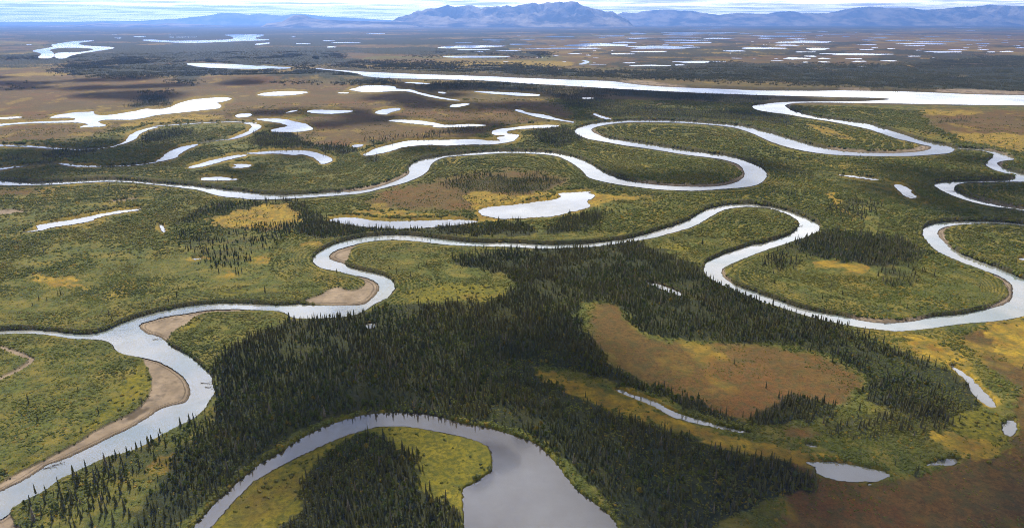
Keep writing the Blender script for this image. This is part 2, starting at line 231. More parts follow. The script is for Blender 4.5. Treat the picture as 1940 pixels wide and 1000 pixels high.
# ------------------------------------------------------------------ land cover outlines
SAND = [S(s) for s in '''M 0,790 150,720 280,630 500,545 640,475 770,415 880,350 940,305 1110,260 1135,200 1120,150 1040,70 985,35 880,-8 840,5 890,80 905,150 880,230 830,290 750,340 660,380 560,430 480,490 370,545 250,610 100,680 0,740 -120,800
I 700,962 740,968 830,980 890,1004 840,1000
I 815,805 840,783 900,768 1000,740 1180,712 1300,702 1500,706 1400,722 1250,720 1180,738 1140,760 1120,790 1060,815 1010,850 1000,900 960,872 870,854
J 280,668 560,688 650,686 690,658 748,590 747,560 690,522 590,503 650,530 665,560 640,580 590,600 540,590 500,575 450,590 400,620 330,645
J 443,390 468,363 520,343 600,318 665,306 610,330 580,350 570,390 545,440 490,427 448,412
F 540,995 650,983 800,970 980,923 1060,893 1145,850 1125,820 1095,845 1040,875 960,905 850,935 700,960 540,982
G 840,882 940,898 1200,920 1500,924 1620,900 1700,862 1712,842 1738,848 1735,880 1680,914 1600,932 1350,942 1050,925
G 1530,730 1600,733 1680,765 1725,805 1740,845 1715,845 1675,795 1600,755
G 605,518 625,508 640,530 690,560 700,574 640,552
G 230,683 330,690 420,712 480,748 510,785 460,755 400,725 300,703
G 780,168 1060,166 1100,185 1200,197 1360,217 1200,214 1050,207 900,192
H 480,650 700,678 950,684 1130,665 1180,630 1262,650 1230,674 1060,696 700,694 480,664
H 175,345 205,328 270,324 220,345 225,378 190,360
H 1250,232 1500,228 1923,250 2100,255 2100,268 1923,266 1500,260 1300,250
H 520,226 650,224 860,236 700,240
H 1600,660 1700,672 1780,695 1870,735 1830,722 1740,698
H 1720,750 1800,742 1760,762 1780,800 1715,775
H 1820,880 1880,855 1880,875 1840,890
H 1370,915 1500,905 1430,925 1415,960 1400,935
L 1045,250 1065,222 1160,205 1115,225 1085,250 1100,300 1170,365 1125,345 1055,280
L 1330,475 1440,517 1505,580 1495,652 1440,684 1350,708 1290,716 1400,672 1480,628 1460,580 1420,530
L 470,742 700,768 860,768 1045,742 950,773 860,787 760,794 560,769
L 1160,10 1300,62 1562,108 1750,128 1562,114 1300,74
K 1265,470 1290,455 1285,500 1350,555 1300,535
K 1260,115 1320,102 1400,93 1400,100 1320,112
I 0,120 100,112 120,128 210,125 100,138 0,148 -100,150
I 620,75 720,58 850,50 760,66
I 0,918 90,950 200,992 210,1010 M 150,60 0,130 -100,165 -100,150 M 0,115 130,45 185,5 140,0 I 90,975 0,940
M -50,960 60,905 70,945 120,1000 150,1080 -60,1080
A 680,342 860,350 760,350'''.split('\n')]
SHALLOW = S('''L 1290,772 1400,753 1410,768 1310,784''')
BROWN = [S(s) for s in '''N 1060,560 1150,520 1250,550 1320,620 1280,700 1180,730 1090,690
Z 1130,560 1180,580 1215,640 1330,652 1500,662 1600,692 1640,732 1590,775 1540,755 1490,775 1440,805 1330,780 1230,730 1150,690 1110,620
Z 1850,628 1940,600 2640,500 2640,1160 1470,1160 1490,950 1560,925 1650,915 1700,920 1760,895 1850,870 1900,830 1935,800 1930,740 1890,700 1850,670 1800,640
Z 1480,880 1560,870 1620,905 1600,950 1480,960
Z -400,125 330,137 560,128 600,160 760,165 900,192 1040,190 1100,215 1080,232 930,238 900,268 760,268 640,285 560,270 500,232 250,232 210,252 100,272 -400,275
G 0,290 300,270 330,350 270,390 330,430 0,440 F 1700,480 1650,300
F 1000,950 1300,900 1500,830 1900,820 G 0,820 500,860 480,900 300,960 J 1562,80 1330,120 900,125 600,100 620,60
G 950,280 1250,290 1923,320 1923,350 1700,340 1200,310
H 1100,385 1500,370 1923,375 2600,390 2600,640 1923,640 1700,600 1400,560 1200,510 1250,450
I -200,-10 350,-5 380,12 200,35 0,40 -200,50
Z 450,400 545,382 570,395 575,415 540,438 470,440 430,432 400,420
Z 950,64 2640,50 2640,100 1940,106 1800,112 1700,124 1300,128 1100,135 1050,125 1080,112 1000,100 960,96
Z 640,108 900,110 1000,116 1080,118 1060,128 900,126 700,124
Z -400,78 60,80 100,90 60,105 -400,108
Q 100,400 250,400 330,440 300,490 160,470'''.split('\n')]
GOLD = [S(s) for s in '''H 1120,380 1500,385 1700,400 1500,425 1200,410
H 1400,550 1923,560 2300,600 2300,700 1900,700 1700,650 1450,620
Z 1850,600 2100,570 2100,700 1960,720 1880,660
Z 1000,695 1080,720 1180,755 1300,805 1450,845 1570,868 1640,880 1560,890 1400,862 1250,808 1150,775 1050,740
I 1210,190 1300,150 1450,108 J 100,80 200,68 230,120 310,170 250,200 0,240 I 1450,232 1250,212
L 300,430 380,420 560,438 680,460 640,492 560,502 480,482 420,458 330,460
I 180,478 290,518 465,518 465,550 400,575 590,580 500,592 400,590 220,562 235,520
K 700,498 800,498 900,528 1000,580 1120,610 1260,690 1420,750 1300,770 1180,670 1040,640 850,570 720,530
L 380,18 440,28 500,108 600,190 540,192 450,112
L 760,830 860,840 1050,900 1250,1000 Q 1200,60 1260,140 1200,90 1120,35 L 960,1000 900,920
Q 1100,20 1230,20 1260,140 1230,110
E 880,480 1000,460 1300,420 1550,410 1700,450 1400,470 1100,500 900,505
E 700,460 820,480 800,500 720,480
F 220,395 380,370 500,362 480,375 380,395 380,420 220,440
F 1500,985 1700,960 K 0,45 230,20 700,30 960,35 700,70 540,90 400,130 250,165 0,180 J 1300,200 1330,160 J 900,130 600,120 430,165 560,158 900,178 1320,172 1330,120
J 290,300 460,320 400,350 250,345
J -20,395 150,400 100,430 0,440
I 1060,410 1200,385 1250,390 1200,420
M 870,640 950,590 1060,560 1060,620 1000,690 900,710
G 620,320 800,330 1100,355 1080,370 850,350
H 1400,565 1923,600 2100,620 2100,690 1800,660 1500,600
H 280,470 480,500 620,560 700,600 620,600 400,530
A 660,430 1000,405 1300,430 1260,447 900,440
B 1000,480 1400,455 1923,450 C 400,450 530,470 400,490 B 1400,500
C 0,380 400,375 C 1200,390 1600,345 1923,380 D 200,345 240,400 C 1800,420 1300,400
G 1450,650 1700,655 1650,665 1480,655
E 130,70 330,45 330,65 100,80
E 0,120 600,100 640,120 0,140
Q 950,440 1100,430 1450,520 1400,590 1180,600 1100,540
J -200,500 -120,495 J -50,520 -120,540
L 1080,70 980,60 900,40 1000,90'''.split('\n')]
MEADOW = [S(s) for s in '''H 850,495 1000,500 1250,560 1440,620 1420,650 1250,610 1000,550
Z 1640,700 1800,760 1900,790 1920,860 1860,880 1800,800 1700,760
J 830,650 900,605 1030,572 1200,558 1400,568 1505,590 1485,640 1300,665 1000,668
M 1235,1100 1235,1010 1320,910 1420,800 1562,690 N 90,672 270,575 420,505 580,440 740,397 960,405 1150,440 1330,485 1410,545 1415,660 1300,740 1240,760 1240,880 1250,1160 300,1160
J -100,390 150,400 100,440 -60,430
I 1290,605 1380,595 1480,598 1450,632 1320,640
I 1120,790 1220,765 1200,780 1080,860 1070,850
I 210,560 300,560 400,590 260,592
M 0,690 250,580 500,430 640,290 740,150 830,0 890,50 905,150 850,240 700,330 500,450 300,560 100,690 0,735
E 1780,450 F 240,500 130,520 60,560 150,600 0,620
F 400,390 780,380 300,450 200,440
F 0,620 160,600 250,640 0,640
G 530,390 700,390 890,440 780,455 640,430
F 1700,530 1923,640 G 170,600 30,560
H 850,490 1000,500 1400,570 1400,640 1100,560
H 0,560 100,600 250,670 450,700 300,720 0,620
I 650,-5 950,-20 1000,5 800,8
K 860,320 1060,330 1150,350 1000,370 900,350
E 1400,840 1900,830 1923,870 1600,880'''.split('\n')]
FOREST = [(1.0, S(s[2:])) if s[0] == '1' else (0.5, S(s[2:])) for s in '''1 Z 400,720 430,660 545,608 690,592 770,575 830,582 960,575 985,520 840,505 860,485 1000,475 1150,460 1190,450 1240,470 1300,490 1345,520 1420,570 1560,605 1640,645 1700,665 1780,700 1840,760 1790,790 1700,785 1660,730 1600,685 1500,655 1330,648 1215,638 1180,585 1120,560 1085,600 1130,660 1160,700 1330,770 1440,812 1400,812 1200,735 1000,685 1010,710 1150,785 1300,830 1440,880 1540,900 1500,935 1430,960 1340,1000 1300,1160 1230,1160 1170,970 1080,880 1010,820 870,795 720,778 620,795 560,825 480,875 400,950 330,1010 260,1100 240,1000 330,900 350,850 420,800
0 Z 20,970 90,920 160,880 250,850 330,810 420,760 420,830 330,930 280,1100 -50,1160
1 N 100,1160 150,1000 300,880 250,800 370,620 450,530 560,480 600,440 760,430 800,520 960,560 970,650 960,760 1050,830 1230,870 1250,1160
0 L 0,370 200,300 340,230 400,230 560,270 700,270 850,300 1010,370 980,450 960,560 850,600 740,560 660,480 560,435 300,415 250,480 60,480
1 L 200,310 340,240 560,275 850,305 1000,370 930,430 680,450 560,430 300,400
1 Q 0,590 150,620 300,690 340,790 200,790 -60,760
1 Q 100,250 220,190 300,250 450,280 480,350 300,370 100,400 -60,400 -40,340
1 Q 550,-20 1050,50 1230,150 1300,240 1250,330 1000,330 800,300 620,280 640,150
0 Q 300,400 700,300 1250,330 1000,480 700,500 380,480
1 I 990,210 1100,160 1250,95 1450,62 J 0,78 200,38 240,25 270,90 400,150 430,190 700,220 1000,240 1300,205 1562,188 K 150,220 165,280 60,280 J 1200,270 700,262 500,290 300,290 250,240 300,170 230,120 200,70 60,92 I 1300,150 1200,190 1080,220
0 I 1050,290 1300,200 1562,235 J 300,200 150,320 100,370 0,385 I 1450,480 1200,470 1180,400 1050,340
0 K 270,190 440,150 550,120 680,80 690,110 580,210 420,260 260,290 190,250
1 K 280,200 440,160 530,150 540,200 420,250 270,270
0 F 1320,960 1450,850 1700,840 1923,860 G 200,850 500,870 600,890 400,920 300,990 F 1700,1000
1 G 150,520 480,505 590,600 400,650 250,640 200,560
1 G 0,182 400,207 900,237 1500,265 1923,282 1923,330 1780,342 1700,330 1200,300 900,280 640,270 700,320 1080,370 1200,360 1700,400 1790,400 H 200,420 260,460 240,500 100,490 0,450 G 1700,490 1500,460 1000,455 800,440 600,380 380,340 350,270 200,240 0,235 F 1923,240 1600,230 1300,240 1120,210 1400,190 1700,175
1 F 0,560 300,540 340,620 560,640 700,640 790,690 760,710 640,710 560,680 400,655 0,675 E 1840,560 1890,540
0 F 800,600 1150,560 1700,490 1700,530 1400,570 1000,600 850,650
1 F 770,760 830,710 950,730 930,770 790,775
1 E 1010,600 1050,540 1200,515 1380,515 1440,560 1300,590 1080,625
1 E 280,740 400,680 600,655 760,640 650,710 480,745 300,750
1 E 70,745 110,700 160,730 150,750
1 E 970,270 1100,255 1200,290 1270,340 1240,365 1100,340
1 E 1160,245 1240,240 1280,270 1180,270
1 E 1310,140 1480,140 1460,180 1360,180 1200,175
0 E 0,210 280,190 180,215 0,235
1 E 600,130 300,80 650,40 1350,50 1450,75 F 0,88 480,76 700,90 800,130 1000,160 1050,195 780,190 550,170 100,178 E 1750,120 1300,130 900,135
1 Z 600,118 1000,124 1100,138 1200,136 1300,132 1500,124 1700,128 1800,112 1940,105 2640,85 2640,178 1940,175 1700,170 1400,152 1200,149 900,140 650,130
1 Z -400,98 200,92 420,92 640,96 650,118 560,124 350,120 160,118 60,112 -400,115
1 Z 200,72 950,66 1000,90 900,94 640,92 240,84
1 Z 230,205 240,198 310,192 330,200 280,206
1 H 1300,455 1500,448 1600,460 1560,468 1310,470
1 B 1000,395 1400,395 1923,398 C 280,385 340,400 300,412 0,412 B 1300,405
1 G 1330,60 1700,40 1700,60 1923,70 1500,85
0 L 340,120 500,50 620,40 760,120 700,200 600,190 480,200'''.split('\n')]
# ------------------------------------------------------------------ survey raster
X0, X1, Y0, Y1 = -700, 2640, 43, 1160
W_, H_ = X1 - X0, Y1 - Y0
def fill(R, poly, val=1.0):
    p = poly; q = np.roll(p, -1, 0)
    ya = max(Y0, int(p[:, 1].min())); yb = min(Y1 - 1, int(p[:, 1].max()) + 1)
    xs = p[:, 0]; ys = p[:, 1]; xe = q[:, 0]; ye = q[:, 1]
    for y in range(ya, yb + 1):
        yc = y + 0.5
        m = (ys <= yc) != (ye <= yc)
        if not m.any(): continue
        c = np.sort(xs[m] + (yc - ys[m]) * (xe[m] - xs[m]) / (ye[m] - ys[m]))
        for i in range(0, len(c) - 1, 2):
            a = int(round(c[i] - X0)); b = int(round(c[i + 1] - X0))
            if b > 0 and a < W_: R[y - Y0, max(a, 0):min(b, W_)] = val
def blur(R, r, ry=None):
    for ax, k in ((1, r), (0, r if ry is None else ry)):
        for _ in range(2):
            if k < 1: continue
            pad = [(0, 0), (0, 0)]; pad[ax] = (k + 1, k)
            c = np.cumsum(np.pad(R, pad, 'edge'), ax)
            n = R.shape[ax]
            R = (np.take(c, range(2 * k + 1, 2 * k + 1 + n), ax) - np.take(c, range(0, n), ax)) / (2 * k + 1)
    return R
def look(R, px, py):
    x = np.clip(px - X0 - .5, 0, W_ - 1.001); y = np.clip(py - Y0 - .5, 0, H_ - 1.001)
    xi = x.astype(int); yi = y.astype(int); fx = x - xi; fy = y - yi
    return (R[yi, xi] * (1 - fx) + R[yi, xi + 1] * fx) * (1 - fy) + (R[yi + 1, xi] * (1 - fx) + R[yi + 1, xi + 1] * fx) * fy
Z_ = lambda: np.zeros((H_, W_), np.float32)
WATER = [('river', 'pale winding river with sandbars crossing the foreground', ragged(smooth(RIVER_NEAR, 2), 1.3), 'near'),
         ('river', 'second winding river joining the broad straight river beyond', ragged(smooth(RIVER_FAR, 2), .8), 'far'),
         ('side_channel', 'narrow meandering channel at the right edge of the view', ragged(smooth(RIVER_EAST, 2), .5), 'near')]
for nme, lab, sp in LAKES: WATER.append((nme, lab, ragged(smooth(S(sp), 2), 1.9), 'lake'))
for sp, th, lab in (('E 1110,500 1300,486 1500,472 1700,466 1870,474', 3, 'thin dark backwater along the top of the upper left loop'),
                    ('E 470,663 560,668 700,662 800,650 850,640', 4, 'thin backwater joining the left edge channel to the curved pale channel'),
                    ('E 1660,594 1560,604 1440,622', 3, 'thin backwater linking the crescent channel to the short white reach'),
                    ('E 770,790 900,787 1020,778 1135,760', 4, 'thin muddy backwater running right from the channel under dark spruces'),
                    ('E 200,779 320,768 430,768', 3, 'thin backwater between the left edge reach and the dark spruces'),
                    ('E 400,738 470,700', 2, 'tiny creek near the spruces at left')):
    p_ = S(sp); WATER.append(('side_channel', lab, ragged(np.concatenate([p_ - [0, th / 7.7], (p_ + [0, th / 7.7])[::-1]]), .3), 'lake'))
FARW = []
t_ = 'A'
for tok in LENS:
    if tok in TILE: t_ = tok; continue
    cx, cy, ww, hh = map(float, tok.split(',')); tx, ty, s_ = TILE[t_]
    n = 34; a = np.linspace(0, 2 * pi, n, endpoint=False)
    k1, k2, k3 = random.random() * 6, random.random() * 6, random.random() * 6
    r = 1 + .16 * np.sin(2 * a + k1) + .14 * np.sin(3 * a + k2) + .12 * np.sin(5 * a + k3) + RNG.normal(0, .07, n)
    FARW.append(np.stack([tx + (cx + ww / 2 * np.cos(a) * r) / s_, ty + (cy + hh * .40 * np.sin(a) * r) / s_], 1))
def inside(poly, x, y):
    q = np.roll(poly, -1, 0); m = (poly[:, 1] <= y) != (q[:, 1] <= y)
    if not m.any(): return False
    c = poly[m, 0] + (y - poly[m, 1]) * (q[m, 0] - poly[m, 0]) / (q[m, 1] - poly[m, 1])
    return (c > x).sum() % 2 == 1
RW = Z_()
for _, _, p, _ in WATER: fill(RW, p)
RWF = Z_()
for p in FARW: fill(RWF, p)
RWALL = np.maximum(RW, RWF)
# small tundra pools scattered over the lake plain
tries = 0; npool = 0
while npool < 230 and tries < 9000:
    tries += 1
    px = random.uniform(930, 2300) if random.random() < .8 else random.uniform(0, 930)
    py = 56 + 64 * random.random() ** 1.2
    if px < 930 and py > 88: continue
    ww = random.uniform(4, 16) * (1 + (py - 56) / 120); hh = ww * random.uniform(.03, .07) + .25
    xa = int(px - X0); ya = int(py - Y0)
    if RWALL[max(0, ya - 2):ya + 3, max(0, xa - int(ww)):xa + int(ww)].max() > 0: continue
    n = 14; a = np.linspace(0, 2 * pi, n, endpoint=False); r = 1 + .2 * np.sin(2 * a + random.random() * 6) + RNG.normal(0, .06, n)
    pl = np.stack([px + ww / 2 * np.cos(a) * r, py + hh * .5 * np.sin(a) * r], 1)
    FARW.append(pl); fill(RWALL, np.array([[px - ww / 2, py - 1], [px + ww / 2, py - 1], [px + ww / 2, py + 1], [px - ww / 2, py + 1]])); npool += 1
RL = Z_()
for _, _, p, k_ in WATER:
    if k_ == 'lake': fill(RL, p)
RLr = blur(RL, 7, 3)
RWs = blur(RW, 1); RWn = blur(RW, 9, 4); RWr = blur(RW, 4, 2)
def cover(lst, r=1, ry=1):
    R = Z_()
    for p in lst: fill(R, smooth(p, 2))
    return blur(R, r, ry)
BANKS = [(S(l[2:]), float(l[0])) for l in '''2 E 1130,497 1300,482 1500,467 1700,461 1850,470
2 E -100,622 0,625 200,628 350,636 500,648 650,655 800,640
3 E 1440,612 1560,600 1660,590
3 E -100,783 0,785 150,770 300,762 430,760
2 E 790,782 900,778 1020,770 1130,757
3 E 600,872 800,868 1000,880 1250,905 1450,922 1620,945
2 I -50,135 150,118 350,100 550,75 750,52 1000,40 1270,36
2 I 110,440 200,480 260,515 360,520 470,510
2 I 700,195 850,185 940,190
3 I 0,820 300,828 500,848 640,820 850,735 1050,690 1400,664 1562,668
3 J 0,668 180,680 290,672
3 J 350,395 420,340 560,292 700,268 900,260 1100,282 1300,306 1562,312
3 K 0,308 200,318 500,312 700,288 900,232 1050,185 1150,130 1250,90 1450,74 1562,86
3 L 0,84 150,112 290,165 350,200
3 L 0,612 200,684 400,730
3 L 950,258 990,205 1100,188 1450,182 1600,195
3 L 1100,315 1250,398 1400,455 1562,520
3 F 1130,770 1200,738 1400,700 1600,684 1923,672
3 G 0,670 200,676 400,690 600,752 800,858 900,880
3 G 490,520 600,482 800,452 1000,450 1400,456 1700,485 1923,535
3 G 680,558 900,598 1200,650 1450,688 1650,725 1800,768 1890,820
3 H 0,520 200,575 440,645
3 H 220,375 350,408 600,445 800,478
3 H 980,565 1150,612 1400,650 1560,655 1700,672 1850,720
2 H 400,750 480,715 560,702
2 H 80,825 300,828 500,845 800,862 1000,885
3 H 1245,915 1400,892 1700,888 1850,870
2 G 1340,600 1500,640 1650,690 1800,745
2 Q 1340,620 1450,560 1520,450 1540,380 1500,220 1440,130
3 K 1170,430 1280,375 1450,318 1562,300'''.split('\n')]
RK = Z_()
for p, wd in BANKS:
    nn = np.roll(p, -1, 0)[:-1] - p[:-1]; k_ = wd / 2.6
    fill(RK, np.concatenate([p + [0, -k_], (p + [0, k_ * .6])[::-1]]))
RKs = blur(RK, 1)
RWw = blur(blur(np.clip(RW - RL, 0, 1), 34, 12), 20, 7)
RS = cover(SAND, 1, 1); RB = cover(BROWN, 20, 8); RG = cover(GOLD, 4, 2); RM = cover(MEADOW, 5, 2)
RF = Z_()
for d, p in FOREST:
    t = Z_(); fill(t, smooth(p, 2), d); RF = np.maximum(RF, t)
RFs = blur(RF, 9, 4)
# ------------------------------------------------------------------ materials
def mat(name):
    m = bpy.data.materials.new(name); m.use_nodes = True; nt = m.node_tree; nt.nodes.clear()
    o = nt.nodes.new('ShaderNodeOutputMaterial'); b = nt.nodes.new('ShaderNodeBsdfPrincipled')
    nt.links.new(b.outputs[0], o.inputs[0]); return m, nt, b, o
class G:
    def __init__(s, nt): s.nt = nt
    def n(s, t, **k):
        x = s.nt.nodes.new(t)
        for a, b in k.items(): setattr(x, a, b)
        return x
    def set(s, sock, v):
        if isinstance(v, (int, float)): sock.default_value = v
        elif isinstance(v, tuple): sock.default_value = (*v, 1) if len(v) == 3 and sock.type == 'RGBA' else v
        else: s.nt.links.new(v, sock)
    def noise(s, vec, scale, detail=4, rough=.55):
        x = s.n('ShaderNodeTexNoise'); s.set(x.inputs['Vector'], vec)
        x.inputs['Scale'].default_value = scale; x.inputs['Detail'].default_value = detail; x.inputs['Roughness'].default_value = rough
        return x.outputs['Fac']
    def math(s, op, a, b=0.0, clamp=False):
        x = s.n('ShaderNodeMath', operation=op, use_clamp=clamp); s.set(x.inputs[0], a); s.set(x.inputs[1], b); return x.outputs[0]
    def mr(s, v, a, b, c=0., d=1.):
        x = s.n('ShaderNodeMapRange'); s.set(x.inputs[0], v)
        for i, q in enumerate((a, b, c, d)): x.inputs[i + 1].default_value = q
        return x.outputs[0]
    def mix(s, f, a, b, bt='MIX'):
        x = s.n('ShaderNodeMix', data_type='RGBA', blend_type=bt); s.set(x.inputs[0], f); s.set(x.inputs[6], a); s.set(x.inputs[7], b); return x.outputs[2]
# ground
GM, nt, b, o = mat('tundra_ground'); g = G(nt)
pos = g.n('ShaderNodeNewGeometry').outputs['Position']
a1 = g.n('ShaderNodeAttribute', attribute_name='cover_a'); a2 = g.n('ShaderNodeAttribute', attribute_name='cover_b')
s1 = g.n('ShaderNodeSeparateColor'); nt.links.new(a1.outputs['Color'], s1.inputs[0])
s2 = g.n('ShaderNodeSeparateColor'); nt.links.new(a2.outputs['Color'], s2.inputs[0])
nf = g.noise(pos, .35, 5, .7); nm = g.noise(pos, .045, 6, .65); nl = g.noise(pos, .008, 5, .6); nx = g.noise(pos, .0016, 5, .6)
ng = g.noise(pos, 1.1, 3, .7); nh = g.noise(pos, .11, 5, .7)
green = g.mix(g.mr(nf, .38, .62), (.030, .040, .010), (.095, .110, .024))
green = g.mix(g.mr(nm, .45, .66, 0, .7), green, (.19, .15, .030))
green = g.mix(g.mr(nl, .5, .7, 0, .5), green, (.065, .075, .02))
brown = g.mix(g.mr(nf, .36, .62), (.052, .031, .009), (.135, .075, .020))
brown = g.mix(g.mr(nl, .48, .66, 0, .75), brown, (.150, .058, .018))
brown = g.mix(g.mr(nm, .50, .68, 0, .65), brown, (.140, .095, .028))
brown = g.mix(g.mr(nh, .48, .60, 0, .7), brown, (.055, .055, .018))
brown = g.mix(g.mr(nx, .46, .60, 0, .5), brown, (.10, .082, .034)); brown = g.mix(g.mr(g.noise(pos, .0045, 5, .65), .50, .62, 0, .6), brown, (.065, .050, .020))
brown = g.mix(g.mr(ng, .52, .62, 0, .65), brown, (.035, .030, .013))
gold = g.mix(g.mr(nm, .35, .65), (.17, .095, .016), (.34, .235, .026))
gold = g.mix(g.mr(nh, .42, .62, 0, .8), gold, (.105, .100, .024))
gold = g.mix(g.mr(nf, .48, .64, 0, .6), gold, (.065, .062, .018))
mead = g.mix(g.mr(nm, .35, .65), (.100, .096, .010), (.185, .155, .016))
mead = g.mix(g.mr(nf, .43, .58, 0, .75), mead, (.045, .055, .012))
mead = g.mix(g.mr(nh, .52, .66, 0, .5), mead, (.060, .075, .015))
mead = g.mix(g.mr(nl, .56, .68, 0, .7), mead, (.13, .070, .020))
sand = g.mix(g.mr(nm, .35, .65), (.15, .118, .085), (.27, .215, .160))
sand = g.mix(g.mr(nh, .50, .66, 0, .6), sand, (.11, .095, .080))
sand = g.mix(g.mr(nf, .56, .66, 0, .45), sand, (.10, .085, .07))
floor = g.mix(g.mr(nf, .35, .65), (.010, .015, .010), (.026, .031, .014))  # darkened so the forest's own shade sits in the colour
c = g.mix(s1.outputs[0], green, brown); c = g.mix(s2.outputs[1], c, mead); c = g.mix(s1.outputs[1], c, gold)
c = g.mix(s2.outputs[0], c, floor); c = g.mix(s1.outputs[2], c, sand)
c = g.mix(s2.outputs[2], c, (.045, .036, .026))
nt.links.new(c, b.inputs['Base Color']); b.inputs['Roughness'].default_value = .95; b.inputs['Specular IOR Level'].default_value = .1
bp = g.n('ShaderNodeBump'); bp.inputs['Strength'].default_value = .8; bp.inputs['Distance'].default_value = 1.0
nt.links.new(g.math('MULTIPLY', nf, g.math('SUBTRACT', 1.0, s1.outputs[2])), bp.inputs['Height']); nt.links.new(bp.outputs[0], b.inputs['Normal'])
# water
def water_mat(name, body, refl, ripple, dist, rscale=.25, riffle=0.0):
    m, nt, b, o = mat(name); g = G(nt); nt.nodes.remove(b)
    pos = g.n('ShaderNodeNewGeometry').outputs['Position']
    df = g.n('ShaderNodeBsdfDiffuse'); df.inputs[0].default_value = (*body, 1)
    gl = g.n('ShaderNodeBsdfGlossy'); gl.inputs[0].default_value = (.97, .98, 1, 1); gl.inputs['Roughness'].default_value = .06 if name == 'dark_lake_water' else .03
    h1 = g.noise(pos, rscale, 3, .6); h = h1
    if riffle:
        big = g.noise(pos, .03, 3, .5); fine = g.noise(pos, .8, 2, .6)
        h = g.math('ADD', h1, g.math('MULTIPLY', fine, g.mr(big, .50, .66, 0, riffle)))
    bp = g.n('ShaderNodeBump'); bp.inputs['Strength'].default_value = ripple; bp.inputs['Distance'].default_value = dist
    nt.links.new(h, bp.inputs['Height']); nt.links.new(bp.outputs[0], gl.inputs['Normal'])
    lw = g.n('ShaderNodeFresnel'); lw.inputs['IOR'].default_value = 1.33
    f = g.mr(lw.outputs[0], .02, .6, refl, 1.0)
    if riffle:
        nt.links.new(g.mix(g.mr(g.noise(pos, .018, 4), .42, .62), body, (.20, .25, .26)), df.inputs[0])
        nt.links.new(g.mr(g.noise(pos, .022, 4, .65), .38, .66, .02, .10), gl.inputs['Roughness'])
    f = g.math('MULTIPLY', f, g.mr(g.noise(pos, .006, 6, .65), .36, .60, .66, 1.0))
    mx = g.n('ShaderNodeMixShader'); nt.links.new(f, mx.inputs[0]); nt.links.new(df.outputs[0], mx.inputs[1]); nt.links.new(gl.outputs[0], mx.inputs[2])
    nt.links.new(mx.outputs[0], o.inputs[0]); return m
MW_LAKE = water_mat('lake_water', (.24, .25, .26), .60, .08, .02)
MW_OXBOW = water_mat('dark_lake_water', (.055, .048, .042), .34, .05, .02)
MW_RIVER = water_mat('river_water', (.33, .34, .33), .56, .5, .07, .35, 2.0)
MW_FARR = water_mat('far_river_water', (.22, .24, .25), .42, .3, .05)
# foliage
def leaf_mat(name, c1, c2, c3=None, frac=.0, trans=.25, ns=.9):
    m, nt, b, o = mat(name); g = G(nt)
    oi = g.n('ShaderNodeObjectInfo').outputs['Random']; tcx = g.n('ShaderNodeTexCoord').outputs['Object']
    pos = g.n('ShaderNodeNewGeometry').outputs['Position']
    c = g.mix(g.math('ADD', g.math('MULTIPLY', oi, .4), g.mr(g.noise(pos, .05, 5, .65), .38, .62, 0, .6)), c1, c2)
    c = g.mix(g.mr(g.noise(tcx, ns * 3, 2), .4, .7, 0, .55), c, tuple(x * 1.5 for x in c2))
    if c3: c = g.mix(g.math('GREATER_THAN', g.math('FRACT', g.math('MULTIPLY', oi, 7.31)), 1 - frac), c, c3)
    big = g.mr(g.noise(pos, .012, 4), .42, .62, 0, .5); c = g.mix(big, c, tuple(x * 1.35 if i == 0 else x for i, x in enumerate(c2)))
    dk = g.mr(g.noise(pos, .0055, 5, .65), .48, .62, 0, .6); c = g.mix(dk, c, c1)
    nt.links.new(c, b.inputs['Base Color']); b.inputs['Roughness'].default_value = .7; b.inputs['Specular IOR Level'].default_value = .15
    if trans:
        tr = g.n('ShaderNodeBsdfTranslucent'); nt.links.new(c, tr.inputs[0]); mx = g.n('ShaderNodeMixShader'); mx.inputs[0].default_value = trans
        nt.links.new(b.outputs[0], mx.inputs[1]); nt.links.new(tr.outputs[0], mx.inputs[2]); nt.links.new(mx.outputs[0], o.inputs[0])
    return m
M_SPRUCE = leaf_mat('spruce_needles', (.020, .026, .008), (.068, .074, .018), (.13, .115, .085), .045, .15)
M_LEAFY = leaf_mat('poplar_leaves', (.045, .070, .012), (.105, .130, .018), (.22, .17, .02), .05, .3)
M_WILLOW = leaf_mat('willow_leaves', (.050, .070, .011), (.138, .158, .028), (.28, .20, .02), .06, .3)
M_DWARF = leaf_mat('dwarf_birch_leaves', (.030, .036, .012), (.085, .078, .022), (.12, .060, .02), .15, .2)
M_BARK, nt, b, o = mat('spruce_bark'); b.inputs['Base Color'].default_value = (.09, .075, .06, 1); b.inputs['Roughness'].default_value = .9
gg = G(nt); nt.links.new(gg.mix(gg.noise(gg.n('ShaderNodeTexCoord').outputs['Object'], 9), (.05, .042, .035), (.14, .12, .10)), b.inputs['Base Color'])
M_WOOD, nt, b, o = mat('weathered_wood'); b.inputs['Roughness'].default_value = .85
gg = G(nt); nt.links.new(gg.mix(gg.noise(gg.n('ShaderNodeTexCoord').outputs['Object'], 4), (.06, .05, .045), (.20, .18, .16)), b.inputs['Base Color'])
